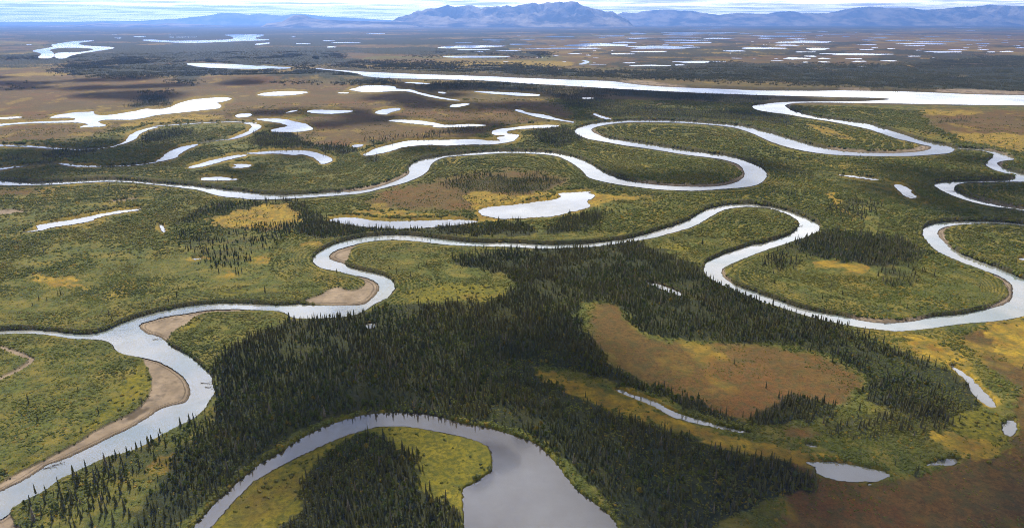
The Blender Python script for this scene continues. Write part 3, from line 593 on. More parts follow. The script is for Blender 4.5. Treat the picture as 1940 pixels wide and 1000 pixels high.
# ------------------------------------------------------------------ mesh helpers
def mesh_np(name, V, Q, m, smooth_=False):
    me = bpy.data.meshes.new(name); V = np.asarray(V, np.float32); Q = np.asarray(Q, np.int32); k = Q.shape[1]
    me.vertices.add(len(V)); me.vertices.foreach_set('co', V.ravel())
    me.loops.add(Q.size); me.loops.foreach_set('vertex_index', Q.ravel())
    me.polygons.add(len(Q)); me.polygons.foreach_set('loop_start', np.arange(0, Q.size, k, dtype=np.int32))
    me.update(calc_edges=True)
    if smooth_: me.polygons.foreach_set('use_smooth', np.ones(len(Q), bool))
    if m: me.materials.append(m)
    return me
def link(name, me, parent=None, loc=None):
    ob = bpy.data.objects.new(name, me); COL.objects.link(ob)
    if parent: ob.parent = parent
    if loc is not None: ob.location = loc
    return ob
def tag(ob, label=None, cat=None, group=None, kind=None):
    if label: ob['label'] = label
    if cat: ob['category'] = cat
    if group: ob['group'] = group
    if kind: ob['kind'] = kind
    return ob
# ------------------------------------------------------------------ ground sheet
# fan of survey lines, finer near the camera, reaching the horizon
ylist = [46.5]
while ylist[-1] < 1150:
    y = ylist[-1]; ylist.append(y + (0.35 if y < 60 else 0.8 if y < 130 else 1.15 if y < 500 else 1.6))
gy = np.array(ylist)
gx = np.concatenate([np.arange(-700, -60, 8.), np.arange(-60, 2000, 1.7), np.arange(2000, 2640, 8.)])
PX, PY = np.meshgrid(gx, gy)
GX, GY = ground(PX, PY)
DIST = np.hypot(GX, GY)
wx = (fbm(PX * .06, PY * .15, 3) - .5); wy = (fbm(PX * .06 + 40, PY * .15 + 9, 3) - .5)
amp = np.clip((PY - 60) / 400, .1, 1)
QX = PX + wx * 34 * amp; QY = PY + wy * 14 * amp
cB = look(RB, QX, QY); cG = look(RG, QX, QY); cM = look(RM, QX, QY); cF = look(RFs, QX, QY); cS = look(RS, PX + wx * 2, PY + wy * 1)
cW = look(RWs, PX, PY); cWn = look(RWn, PX, PY)
# noise-broken edges
nA = fbm(GX / 26, GY / 26, 5, .6); nB = fbm(GX / 140, GY / 140, 5, .6); nC = fbm(GX / 900 + 5, GY / 900, 5, .55)
def sharp(c, n, k=.5): return np.clip((c + (n - .5) * 1.5 * np.clip(c * (1 - c) * 4 + .25, 0, 1) - .5) / k + .5, 0, 1)
far = np.clip((DIST - 2500) / 4000, 0, 1)
nmix = nA * (1 - far) * .5 + nB * .5 + nC * .5 * far
b_ = sharp(cB, nmix); g_ = sharp(cG, nmix); m_ = sharp(cM, nmix)
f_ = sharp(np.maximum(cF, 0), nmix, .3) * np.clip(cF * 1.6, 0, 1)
# distant land: broad belts of forest and open fen
ff = np.clip((PY < 132).astype(float), 0, 1) * (PY > 0)
leftside = np.clip((1000 - PX) / 300, 0, 1)
fen = fbm(GX / 1500 + 3, GY / 1500 + 8, 8, .68)
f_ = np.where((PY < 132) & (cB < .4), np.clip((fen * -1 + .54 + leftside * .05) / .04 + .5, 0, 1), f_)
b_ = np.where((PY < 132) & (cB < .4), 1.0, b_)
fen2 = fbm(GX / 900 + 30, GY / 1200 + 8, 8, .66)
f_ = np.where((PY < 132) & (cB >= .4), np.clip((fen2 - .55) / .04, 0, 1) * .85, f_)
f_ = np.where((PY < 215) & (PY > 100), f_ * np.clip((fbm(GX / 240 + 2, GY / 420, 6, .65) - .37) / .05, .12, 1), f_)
b_ = np.where((PY < 200) & (f_ < .9) & (PY > 132) & (cM < .3), np.maximum(b_, .75), b_)
g_ = np.where(PY < 150, np.maximum(g_, np.clip((fbm(GX / 600 + 9, GY / 800, 7, .65) - .55) / .05, 0, 1) * .55 * (1 - f_)), g_)
# scattered fen stripes and bush belts on the green flats
st = fbm(GX / 60 + GY / 300, GY / 120, 4, .55)
g_ = np.maximum(g_, np.clip((st - .66) / .05, 0, 1) * (1 - f_) * .55 * (PY > 150) * (cW < .1))
lrim = np.clip((look(RLr, QX * .5 + PX * .5, PY + wy * 4) - .04 + (nA - .5) * .25) / .12, 0, 1) * (cF < .7)
g_ = np.maximum(g_, lrim * .75 * (PY > 150) * (PY < 780)); m_ = np.maximum(m_, lrim * .8 * (PY >= 780)); b_ = b_ * (1 - lrim * .5)
vW = look(RWw, PX, PY); stripe = np.sin(np.log(vW + .02) * 26 + nB * 9)
g_ = np.maximum(g_, np.clip((stripe - .55) * 2, 0, 1) * .65 * np.clip((nB - .40) * 6, 0, 1) * (1 - f_) * (PY > 200) * (vW > .03))
f_ = np.maximum(f_, np.clip((-stripe - .4) * 2, 0, 1) * .75 * (PY > 200) * (b_ < .4) * (vW > .03))
rim = np.clip(look(RWr, PX, PY) * 5, 0, 1) * (cW < .5)
s_ = np.clip(cS * 1.4 - .1, 0, 1)
s_ = np.maximum(s_, np.clip((cW - .3) / .4, 0, 1))
mud0 = s_ * np.clip(np.sin(look(RWn, PX, PY) * 34 + nA * 8) * 1.8 - .5, 0, 1) * .75
mud0 = np.maximum(mud0, s_ * np.clip(look(RWr, PX, PY) * 4 - .4, 0, 1) * .7 * (cW < .6))
mud = np.clip(rim * 1.2 - .3, 0, 1) * .6 * (1 - s_) * (1 - np.clip(lrim, 0, 1))
land = 1.0 - np.clip(cW * 8, 0, 1)
bushy = np.clip((nA - .35) * 2.2, 0, 1)
veg = (1 - s_) * (1 - b_ * .8) * (1 - m_ * .7)
fineN = RNG.random(GX.shape)
hz_ = np.where(cW > .06, -.9 * np.clip(cW * 3, 0, 1) - .05, 0)
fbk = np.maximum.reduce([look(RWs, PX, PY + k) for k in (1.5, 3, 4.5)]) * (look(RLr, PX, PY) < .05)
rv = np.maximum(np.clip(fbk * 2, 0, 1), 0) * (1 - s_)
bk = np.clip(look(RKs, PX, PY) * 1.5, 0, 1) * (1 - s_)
near_h = .5 + 1.5 * rv + veg * (.5 * bushy + .5) * 1.1 + (fineN - .5) * 1.6 * veg * np.clip((DIST - 900) / 600, 0, 1) * np.clip((9000 - DIST) / 3000, 0, 1)
near_h = near_h + np.maximum(bk, rv * .6) * np.clip((DIST - 500) / 500, .15, 1) * 2.6 * (.6 + .7 * fineN); f_ = np.maximum(f_, np.maximum(bk * .8, rv * .6)); g_ = g_ * (1 - bk); near_h = near_h + f_ * np.clip((DIST - 3200) / 1500, 0, 1) * (3.0 + fineN * 5)  # raised far banks; shade on their near face is put into the floor colour
GZ = np.where(cW > .06, hz_, near_h * np.clip(land * 1.0, 0, 1))
GZ = np.where(s_ > .5, np.where(cW > .06, GZ, .12 + .25 * nA), GZ)
# wooded hill beyond the tundra, river bluff and gentle slope of the far bank
def bump(cx, cy, rx, ry, hgt):
    X, Y = ground(cx, cy); return hgt * np.exp(-((GX - X) / rx) ** 2 - ((GY - Y) / ry) ** 2)
farfade = np.clip((DIST - 6000) / 3000, 0, 1)
nofar = (look(RWs, PX, PY) < .02)
GZ = GZ + (bump(560, 150, 330, 120, 12) + bump(480, 150, 380, 120, 8)) * nofar
GZ = np.where(PY < 60, -.3 + fineN * .2 + f_ * 4, GZ)
fw = blur(RWF, 1); GZ = np.where(look(fw, PX, PY) > .02, -.6, GZ)
GZ = np.where((PY < 125) & (f_ < .3), np.minimum(GZ, .0) - .15, GZ)
r_, c_ = GX.shape
idx = np.arange(r_ * c_).reshape(r_, c_)
Q = np.stack([idx[:-1, :-1], idx[1:, :-1], idx[1:, 1:], idx[:-1, 1:]], -1).reshape(-1, 4)
V = np.stack([GX, GY, GZ], -1).reshape(-1, 3)
gme = mesh_np('ground', V, Q, GM, True)
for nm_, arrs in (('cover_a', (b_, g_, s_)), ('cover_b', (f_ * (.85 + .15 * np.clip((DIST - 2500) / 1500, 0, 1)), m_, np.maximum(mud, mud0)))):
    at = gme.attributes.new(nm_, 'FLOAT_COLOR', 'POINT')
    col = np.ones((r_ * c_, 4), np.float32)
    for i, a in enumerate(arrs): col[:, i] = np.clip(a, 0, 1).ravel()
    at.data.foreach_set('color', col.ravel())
tag(link('ground', gme), 'flat tundra and river plain of green shrubs and brown bog', kind='structure')
# ------------------------------------------------------------------ water sheets
def sheet(name, label, poly, m, z):
    x, y = ground(poly[:, 0], poly[:, 1])
    cx, cy = float(x.mean()), float(y.mean())
    me = bpy.data.meshes.new(name); n = len(x)
    vs = [(float(a) - cx, float(b) - cy, 0) for a, b in zip(x, y)]
    me.from_pydata(vs, [], [tuple(range(n))])
    me.update()
    if me.polygons[0].normal.z < 0: me.flip_normals()
    me.materials.append(m)
    return tag(link(name, me, loc=(cx, cy, z)), label, kind='structure')
zi = 0
for nme, lab, p, kind in WATER:
    sheet(nme, lab, p, {'near': MW_RIVER, 'far': MW_FARR, 'lake': MW_LAKE if 'dark grey oxbow' not in lab else MW_OXBOW}[kind], .004 * (zi % 3)); zi += 1
for p in FARW:
    big = np.ptp(p[:, 0]) > 20
    sheet('lake' if big else 'pond', 'pale flat %s on the distant lake dotted plain' % ('lake' if big else 'pond'), p, MW_LAKE, .01 + .004 * (zi % 5)); zi += 1
# ------------------------------------------------------------------ plants
def ring_cone(tiers, n, hgt, rad, seed, droop=.35):
    """conifer crown: whorls of drooping pointed boughs round the stem"""
    rr = random.Random(seed); V = []; Fs = []
    for t in range(tiers):
        f = t / tiers; z = hgt * (.10 + .86 * f)
        r = rad * (1 - f) ** .8 * rr.uniform(.75, 1.15) + .12
        k = max(4, int(n * (1 - f * .45))); ph = rr.random() * 6.28
        apex = len(V); V.append((0, 0, min(hgt, z + hgt / tiers * 1.7)))
        base = len(V)
        for i in range(k * 2):
            a = ph + pi * i / k; q = r * (rr.uniform(.8, 1.25) if i % 2 == 0 else rr.uniform(.35, .55))
            V.append((cos(a) * q, sin(a) * q, z - (droop * r if i % 2 == 0 else 0) + rr.uniform(-.1, .1)))
        for i in range(k * 2): Fs.append((apex, base + i, base + (i + 1) % (k * 2)))
    return V, Fs
def tri_mesh(name, V, Fs, m): return mesh_np(name, V, Fs, m)
def spruce_mesh(i, hgt=8.0, rad=1.15, tiers=13, n=7): return tri_mesh('spruce_crown', *ring_cone(tiers, n, hgt, rad, 100 + i), M_SPRUCE)
def blob(seed, sub, sx, sz, rough, cent=(0, 0, 0), V=None, Fs=None):
    import bmesh
    bm = bmesh.new(); bmesh.ops.create_icosphere(bm, subdivisions=sub, radius=1)
    rr = random.Random(seed); o = len(V)
    ph = [rr.random() * 6 for _ in range(6)]
    for v in bm.verts:
        x, y, z = v.co
        d = 1 + rough * (sin(3.1 * x + ph[0]) * sin(3.7 * y + ph[1]) + sin(4.3 * z + ph[2]) * .6) + rr.uniform(-.22, .22) * rough * 2
        V.append((cent[0] + x * d * sx, cent[1] + y * d * sx, cent[2] + z * d * sz))
    for f in bm.faces: Fs.append(tuple(o + v.index for v in f.verts))
    bm.free()
def leaf_cards(V, Fs, seed, n, cx, r, rz, s):
    """many small leaf clumps on and just under the crown's skin"""
    rr = random.Random(seed)
    for _ in range(n):
        a = rr.random() * 6.283; u = rr.uniform(-.5, 1); q = math.sqrt(max(0, 1 - u * u)); k = rr.uniform(.78, 1.12)
        p = Vector((cx[0] + cos(a) * q * r * k, cx[1] + sin(a) * q * r * k, cx[2] + u * rz * k))
        d1 = Vector((rr.gauss(0, 1), rr.gauss(0, 1), rr.gauss(0, 1))).normalized(); d2 = d1.orthogonal().normalized()
        ss = s * rr.uniform(.6, 1.3); o = len(V)
        for w1, w2 in ((-1, -.5), (1, -.6), (0, 1)): V.append(tuple(p + d1 * w1 * ss + d2 * w2 * ss))
        Fs.append((o, o + 1, o + 2))
def leafy_mesh(i):
    V = []; Fs = []; rr = random.Random(300 + i)
    for k in range(5):
        c_ = (rr.uniform(-.8, .8), rr.uniform(-.8, .8), 2.4 + k * .62); r = (1.25, 1.35, 1.1, .9, .6)[k]
        blob(i * 9 + k, 1, r * .72, r * .66, .2, c_, V, Fs); leaf_cards(V, Fs, i * 20 + k, 55, c_, r, r * .9, .26)
    return tri_mesh('poplar_crown', V, Fs, M_LEAFY)
def shrub_mesh(i, m):
    V = []; Fs = []; rr = random.Random(500 + i)
    for k in range(3):
        c_ = (rr.uniform(-.9, .9), rr.uniform(-.9, .9), rr.uniform(.5, .9)); r = rr.uniform(.8, 1.15)
        blob(i * 7 + k, 1, r * .85, r * .9, .2, c_, V, Fs); leaf_cards(V, Fs, 700 + i * 5 + k, 22, c_, r, r * 1.05, .24)
    return tri_mesh('willow_clump', V, Fs, m)
def trunk_mesh(name, h, r):
    V = []; Fs = []
    for j, (z, q) in enumerate(((-.4, r * 1.25), (h * .3, r), (h * .7, r * .55), (h, r * .12))):
        for i in range(6): V.append((cos(i * pi / 3) * q, sin(i * pi / 3) * q, z))
    for j in range(3):
        for i in range(6): Fs.append((j * 6 + i, j * 6 + (i + 1) % 6, j * 6 + 6 + (i + 1) % 6, j * 6 + 6 + i))
    return mesh_np(name, V, Fs, M_BARK)
def stand_mesh(i, leafy=False):
    """one far patch of eight small spruces"""
    V = []; Fs = []; rr = random.Random(800 + i)
    for k in range(8):
        v, f = ring_cone(4, 4, rr.uniform(4.5, 9), rr.uniform(.9, 1.5), 900 + i * 10 + k); o = len(V)
        ox, oy = rr.uniform(-7, 7), rr.uniform(-7, 7)
        V += [(a + ox, b + oy, c) for a, b, c in v]; Fs += [tuple(q + o for q in t) for t in f]
    return tri_mesh('spruce_stand', V, Fs, M_SPRUCE)
spruces = [spruce_mesh(i, 8.0, (.85, 1.05, .75, 1.15, .9)[i], (13, 12, 14, 12, 15)[i]) for i in range(5)]
stands = [stand_mesh(i) for i in range(4)]
leafies = [leafy_mesh(i) for i in range(3)]
willows = [shrub_mesh(i, M_WILLOW) for i in range(4)]
dwarfs = [shrub_mesh(10 + i, M_DWARF) for i in range(2)]
SPR_TRUNK = trunk_mesh('spruce_trunk', 7.4, .14); LEAF_TRUNK = trunk_mesh('poplar_trunk', 4.5, .13)
def proto_collection(name, meshes):
    c = bpy.data.collections.new(name)
    for i, me in enumerate(meshes):
        o = bpy.data.objects.new('%s_%02d' % (name, i), me); c.objects.link(o)
    return c
def scatter(name, coll, pts, rot, scl, vid, label, cat, tilt=None):
    n = len(pts); me = bpy.data.meshes.new(name); me.vertices.add(n); me.vertices.foreach_set('co', np.asarray(pts, np.float32).ravel())
    for nm_, arr, ty in (('r', rot, 'FLOAT'), ('s', scl, 'FLOAT'), ('v', vid, 'INT')):
        a = me.attributes.new(nm_, ty, 'POINT'); a.data.foreach_set('value', np.asarray(arr, np.int32 if ty == 'INT' else np.float32))
    me.update()
    ob = tag(link(name, me), label, cat, kind='stuff')
    ng = bpy.data.node_groups.new(name, 'GeometryNodeTree')
    ng.interface.new_socket('Geometry', in_out='INPUT', socket_type='NodeSocketGeometry')
    ng.interface.new_socket('Geometry', in_out='OUTPUT', socket_type='NodeSocketGeometry')
    gi = ng.nodes.new('NodeGroupInput'); go = ng.nodes.new('NodeGroupOutput')
    ip = ng.nodes.new('GeometryNodeInstanceOnPoints'); ci = ng.nodes.new('GeometryNodeCollectionInfo')
    ci.inputs['Collection'].default_value = coll; ci.inputs['Separate Children'].default_value = True; ci.inputs['Reset Children'].default_value = True
    ip.inputs['Pick Instance'].default_value = True
    def na(k, ty):
        x = ng.nodes.new('GeometryNodeInputNamedAttribute'); x.data_type = ty; x.inputs['Name'].default_value = k; return x.outputs['Attribute']
    cx = ng.nodes.new('ShaderNodeCombineXYZ'); ng.links.new(na('r', 'FLOAT'), cx.inputs[2])
    ng.links.new(gi.outputs[0], ip.inputs['Points']); ng.links.new(ci.outputs[0], ip.inputs['Instance'])
    ng.links.new(na('v', 'INT'), ip.inputs['Instance Index']); ng.links.new(cx.outputs[0], ip.inputs['Rotation']); ng.links.new(na('s', 'FLOAT'), ip.inputs['Scale'])
    ng.links.new(ip.outputs[0], go.inputs[0])
    md = ob.modifiers.new('scatter', 'NODES'); md.node_group = ng
    return ob
def field(spacing, d0, d1, jitter=.95):
    hw = d1 * .80
    xs = np.arange(-hw, hw, spacing); ys = np.arange(d0 * .7, d1, spacing)
    X, Y = np.meshgrid(xs, ys); X = X.ravel() + (RNG.random(X.size) - .5) * spacing * jitter; Y = Y.ravel() + (RNG.random(Y.size) - .5) * spacing * jitter
    px, py = pixel(X, Y); d = np.hypot(X, Y)
    k = (d >= d0) & (d < d1) & (px > -120) & (px < 2060) & (py < 1130) & (py > 60)
    X, Y, px, py = X[k], Y[k], px[k], py[k]
    w1 = (fbm(px * .06, py * .15, 3) - .5); w2 = (fbm(px * .06 + 40, py * .15 + 9, 3) - .5); am = np.clip((py - 60) / 400, .1, 1)
    qx = px + w1 * 34 * am; qy = py + w2 * 14 * am
    dry = (look(RWs, px, py) < .04) & (look(RS, px, py) < .35)
    return X, Y, px, py, qx, qy, dry
def gcov(X, Y, qx, qy):
    d = np.hypot(X, Y); fr = np.clip((d - 2500) / 4000, 0, 1)
    n = fbm(X / 26, Y / 26, 5, .6) * (1 - fr) * .5 + fbm(X / 140, Y / 140, 5, .6) * .5 + fbm(X / 900 + 5, Y / 900, 5, .55) * .5 * fr
    return n, sharp(look(RB, qx, qy), n), sharp(look(RG, qx, qy), n), sharp(look(RM, qx, qy), n), look(RFs, qx, qy)
# spruces
SP_ = []; LF_ = []; WL_ = []; DW_ = []
for sp_, d0, d1 in ((2.2, 270, 900), (3.1, 900, 1700), (4.6, 1700, 2800)):
    X, Y, px, py, qx, qy, dry = field(sp_, d0, d1)
    n, cb, cg, cm, cf = gcov(X, Y, qx, qy)
    cl = fbm(X / 34 + 60, Y / 34, 4, .6)
    gap = np.where((px > 540) & (px < 890) & (py > 810), 1, np.clip((cl - .26) / .14, .25, 1))
    cf2 = np.clip((cf + (fbm(X / 45 + 7, Y / 45, 4, .6) - .5) * 1.1 - .12) / .75, 0, 1) * (cf > .02); dens = gap * np.where(cf2 > .8, .95, cf2 ** 1.25 * .8)
    R1 = RNG.random(len(X))
    isP = dry & (R1 < dens)
    stray = dry & (R1 > .9975) & (fbm(X / 80, Y / 80 + 33, 3) > .5) & (cf < .3) & (cg < .5) & (cm < .5) & (py > 240)
    lk = fbm(X / 55 + 11, Y / 55 + 90, 4, .6)
    pk = np.clip((lk - .40) / .2, 0, 1)
    isL = isP & (RNG.random(len(X)) < .13 + .32 * pk) & (d1 < 2500)
    isP = (isP & ~isL) | stray
    hsc = .28 + .78 * RNG.random(len(X)) ** 1.5 * (.75 + .5 * cl)
    for m_k, lst in ((isP, SP_), (isL, LF_)):
        lst.append(np.stack([X[m_k], Y[m_k], hsc[m_k], px[m_k], py[m_k], np.full(m_k.sum(), 0.)], 1))
X, Y, px, py, qx, qy, dry = field(13.0, 2800, 6500)
n, cb, cg, cm, cf = gcov(X, Y, qx, qy)
k = dry & (RNG.random(len(X)) < cf * 1.1 * np.clip((fbm(X / 90, Y / 90, 4) - .35) / .1, .1, 1)) & (py > 98)
SP_.append(np.stack([X[k], Y[k], np.full(k.sum(), 1.), px[k], py[k], np.full(k.sum(), 1.)], 1))
SP_ = np.concatenate(SP_); LF_ = np.concatenate(LF_)
# shrubs
for sp_, d0, d1, sc in ((1.9, 270, 800, .60), (3.0, 800, 1350, .95), (4.5, 1350, 2300, 1.25)):
    X, Y, px, py, qx, qy, dry = field(sp_, d0, d1)
    n, cb, cg, cm, cf = gcov(X, Y, qx, qy); lr = look(RLr, px, py); cm = np.where((lr > .06) & (py < 780), 1., cm)
    patch = fbm(X / 18 + 5, Y / 18, 4, .6)
    low = np.maximum.reduce([cb, cg * .9, cm * .93]) * (cf < .45)
    dens = np.clip((1 - low) * 1.05, 0, 1) * np.clip((patch - .22 + .25 * np.clip(look(RWw, px, py) * 4, 0, 1)) / .14, .22, 1) * np.where(cf > .6, 1.0, 1)
    dens = np.maximum(dens, .10 * (cm > .5) * np.clip((patch - .4) / .1, 0, 1)); dens = np.maximum(dens, .5 * (cb > .5) * np.clip((fbm(X / 30 + 3, Y / 30 + 71, 6, .7) - .51) / .08, 0, 1))
    edge = (np.maximum.reduce([look(RWs, px, py + k) for k in (2, 4, 6)]) > .15) & (cb < .5) & (cm < .5) | (look(RKs, px, py) > .3)
    strp = np.sin(np.log(look(RWw, px, py) + .02) * 26 + fbm(X / 140, Y / 140, 5, .6) * 9); dens = dens * np.where(strp > .5, .25, 1)
    nb = (np.maximum.reduce([look(RWs, px, py - k) for k in (2, 4, 6)]) > .15) & ~edge
    dens = np.where(edge, 1, dens)
    R1 = RNG.random(len(X)); ok = dry & (R1 < dens)
    s = sc * (.65 + .7 * RNG.random(len(X))) * (.8 + .5 * patch) * np.where(edge, 1.5, np.where(nb, .6, 1)) * (1 + .18 * (strp < -.2)) * np.where((cb > .5) & ~edge, .5, 1) * np.where(cf > .6, .85, 1)
    WL_.append(np.stack([X[ok], Y[ok], s[ok], px[ok], py[ok]], 1))
    k = dry & (RNG.random(len(X)) < .55 * np.clip((patch - .38) / .2, 0.06, 1)) & ((cb > .6) | (cg > .6) | (cm > .6)) & (d1 < 1400)
    rs_ = look(RS, px, py); k = k | ((rs_ > .2) & (rs_ < .98) & (look(RWs, px, py) < .03) & (look(RWr, px, py) < .12) & (RNG.random(len(X)) < .5 * np.clip((fbm(X / 14, Y / 14, 3) - .55) / .1, 0, 1)) & (d1 < 1400))
    DW_.append(np.stack([X[k], Y[k], s[k] * (.18 + .36 * RNG.random(int(k.sum())) ** 2), px[k], py[k]], 1))
WL_ = np.concatenate(WL_); DW_ = np.concatenate(DW_)
print('counts spruce', len(SP_), 'leafy', len(LF_), 'willow', len(WL_), 'dwarf', len(DW_))
# hand-surveyed standing trees: tile, base x, base y, height in tile units
HAND = '''M 215,806,78 M 276,803,62 M 355,782,96 M 440,705,82 M 455,735,70 M 468,742,88 M 518,682,96 M 575,668,62 M 568,735,95 M 585,770,80 M 625,765,75 M 630,640,98 M 650,700,90 M 690,590,60 M 720,610,70 M 735,665,100 M 755,570,60 M 685,712,90 M 725,730,100 M 612,838,70 M 605,915,110 M 635,920,90 M 640,850,60 M 690,868,72 M 718,808,80 M 742,905,95 M 675,985,100 M 550,990,85 M 385,910,75 M 425,845,80 M 395,858,60 M 810,535,55 M 875,505,55 M 900,500,60 M 950,445,45
N 1245,195,60 N 1150,110,75 N 1042,205,45 N 1345,290,50 N 1330,350,60 N 800,270,50 N 690,240,70
I 233,655,45 I 280,660,32 I 345,625,30 I 362,625,45 I 195,688,32 I 655,402,34 I 1047,632,42 I 1297,497,45 I 1398,502,50 I 1412,500,46 I 1433,494,44
J 805,472,34 J 848,497,38 J 980,470,38 J 1025,455,36 J 570,212,35 J 1318,640,36 J 655,222,22
L 485,625,48 L 420,572,32 L 1028,515,55 L 375,585,28 L 1093,418,26 L 485,200,36 L 100,475,40 L 120,485,45 L 78,500,34
H 100,855,28 H 130,855,26 H 220,850,24 H 450,857,24 H 500,868,26 H 520,868,26 H 590,878,24 H 90,988,34 H 105,988,36 H 225,1000,34 H 260,992,30 H 300,988,38 H 330,988,34 H 715,992,28 H 765,952,26 L 320,75,18 L 505,57,30 L 570,77,26 L 600,132,36 L 450,168,26 L 485,200,36 L 430,187,28 L 595,247,28
K 1150,262,42 K 1157,325,48 K 1230,350,40 K 550,245,78 K 1115,505,34
Q 598,480,28 Q 915,700,72 Q 1390,525,28 Q 620,475,24'''.split()
hp = []; t_ = None
for tok in HAND:
    if tok in TILE: t_ = TILE[tok]; continue
    bx_, by_, hh = map(float, tok.split(',')); X, Y = ground(t_[0] + bx_ / t_[2], t_[1] + by_ / t_[2])
    d = Y * CP + H * SP; py = t_[1] + by_ / t_[2]; ang = math.atan2(H, Y)
    hgt = (hh / t_[2]) * d / F / (cos(ang) + .12)
    hp.append((float(X), float(Y), min(hgt, 13) / 8.0, t_[0] + bx_ / t_[2], py))
hp = np.array(hp)
# thin the drawn trees out near the surveyed ones on the sparse bank
def fits(h): return (h[:, 3] > -10) & (h[:, 3] < 1950) & (h[:, 4] < 1010)
def gz(x, y):
    return .55
# individuals: the largest 300 spruces (surveyed ones first) and the largest 200 leafy trees
def make_tree(kind, x, y, s, i, label, group):
    root = bpy.data.objects.new(kind, None); COL.objects.link(root); root.location = (x, y, .6); root.rotation_euler = (random.gauss(0, .02), random.gauss(0, .02), random.random() * 6.28)
    root.scale = (s * random.uniform(.85, 1.1) if s < 1.2 else s * .8,) * 2 + (s,); root.empty_display_size = 1
    cme, tme = (spruces[i % 5], SPR_TRUNK) if kind == 'spruce_tree' else (leafies[i % 3], LEAF_TRUNK)
    link('trunk', tme, root); link('crown', cme, root)
    return tag(root, label, 'spruce' if kind == 'spruce_tree' else 'poplar', group)
lone = {4: None}
cnt = 0
for i, (x, y, s, px, py) in enumerate(hp):
    if px < 320 and py > 820: lb, gp = 'tall dark spruce standing above green shrubs on the bottom left river bank', 'spruces on the bottom left river bank'
    elif px < 500: lb, gp = 'lone dark spruce standing in the green shrub flat at left', 'scattered spruces in the left shrub flat'
    elif px > 1300 and py > 700: lb, gp = 'lone dark spruce in the low bushes at bottom right', 'lone spruces at bottom right'
    elif px > 1300: lb, gp = 'lone dark spruce in the shrubs inside the right hand river loop', 'scattered spruces in the right hand loop'
    elif py > 680: lb, gp = 'tall spruce in the green clearing above the oxbow lake', 'spruces in the clearing above the oxbow lake'
    else: lb, gp = 'narrow spruce standing out from the shrubs beside the middle river', 'scattered spruces beside the middle river'
    make_tree('spruce_tree', x, y, s, i, lb, gp); cnt += 1
def show(a): return a[:, 2] / (a[:, 1] * CP + H * SP)
vis = fits(SP_) & (SP_[:, 5] == 0)
score = np.where(vis, show(SP_), 0); order = np.argsort(-score)[:300 - cnt]
for i, k in enumerate(order):
    x, y, s, px, py, _ = SP_[k]
    if px > 1150 or (px > 950 and py < 950): lb, gp = 'dark narrow spruce in the dense forest on the right bank of the oxbow lake', 'spruces right of the oxbow lake'
    elif 560 < px < 900 and py > 830: lb, gp = 'dark spruce in the wood on the peninsula inside the oxbow lake', 'spruces on the oxbow peninsula'
    else: lb, gp = 'dark spruce in the forest strip between the near river and the oxbow lake', 'spruces between river and oxbow lake'
    make_tree('spruce_tree', x, y, s, i, lb, gp)
rest = np.ones(len(SP_), bool); rest[order] = False; SPR = SP_[rest]
score = np.where(fits(LF_), show(LF_), 0); order = np.argsort(-score)[:300]
for i, k in enumerate(order):
    x, y, s, px, py, _ = LF_[k]
    if px > 950: lb, gp = 'light green round topped poplar among the spruces right of the oxbow lake', 'poplars right of the oxbow lake'
    elif 560 < px < 900 and py > 830: lb, gp = 'light green round topped poplar on the oxbow peninsula', 'poplars on the oxbow peninsula'
    else: lb, gp = 'light green round topped poplar between the near river and the oxbow lake', 'poplars left of the oxbow lake'
    make_tree('poplar_tree', x, y, s * .85, i, lb, gp)
rest = np.ones(len(LF_), bool); rest[order] = False; LFR = LF_[rest]
n = len(SPR); vid = np.where(SPR[:, 5] > 0, 5 + RNG.integers(0, 4, n), RNG.integers(0, 5, n))
scatter('spruce_forest', proto_collection('spruce', spruces + stands), np.stack([SPR[:, 0], SPR[:, 1], np.full(n, .5)], 1), RNG.random(n) * 6.28, SPR[:, 2] * np.where(SPR[:, 5] > 0, 1, 1), vid,
        'dense dark spruce forest covering the ridges and river banks', 'forest')
n = len(LFR)
scatter('poplar_woodland', proto_collection('poplar', leafies), np.stack([LFR[:, 0], LFR[:, 1], np.full(n, .3)], 1), RNG.random(n) * 6.28, LFR[:, 2] * .85, RNG.integers(0, 3, n),
        'light green poplar crowns mixed through the dark spruce forest', 'woodland')
n = len(WL_)
scatter('willow_thicket', proto_collection('willow', willows), np.stack([WL_[:, 0], WL_[:, 1], np.full(n, .35)], 1), RNG.random(n) * 6.28, WL_[:, 2], RNG.integers(0, 4, n),
        'green willow and alder thicket covering the river flats', 'shrubs')
n = len(DW_)
scatter('dwarf_birch', proto_collection('dwarf', dwarfs), np.stack([DW_[:, 0], DW_[:, 1], np.full(n, .3)], 1), RNG.random(n) * 6.28, DW_[:, 2], RNG.integers(0, 2, n),
        'low russet and olive dwarf birch bushes dotting the brown bog', 'low shrubs')
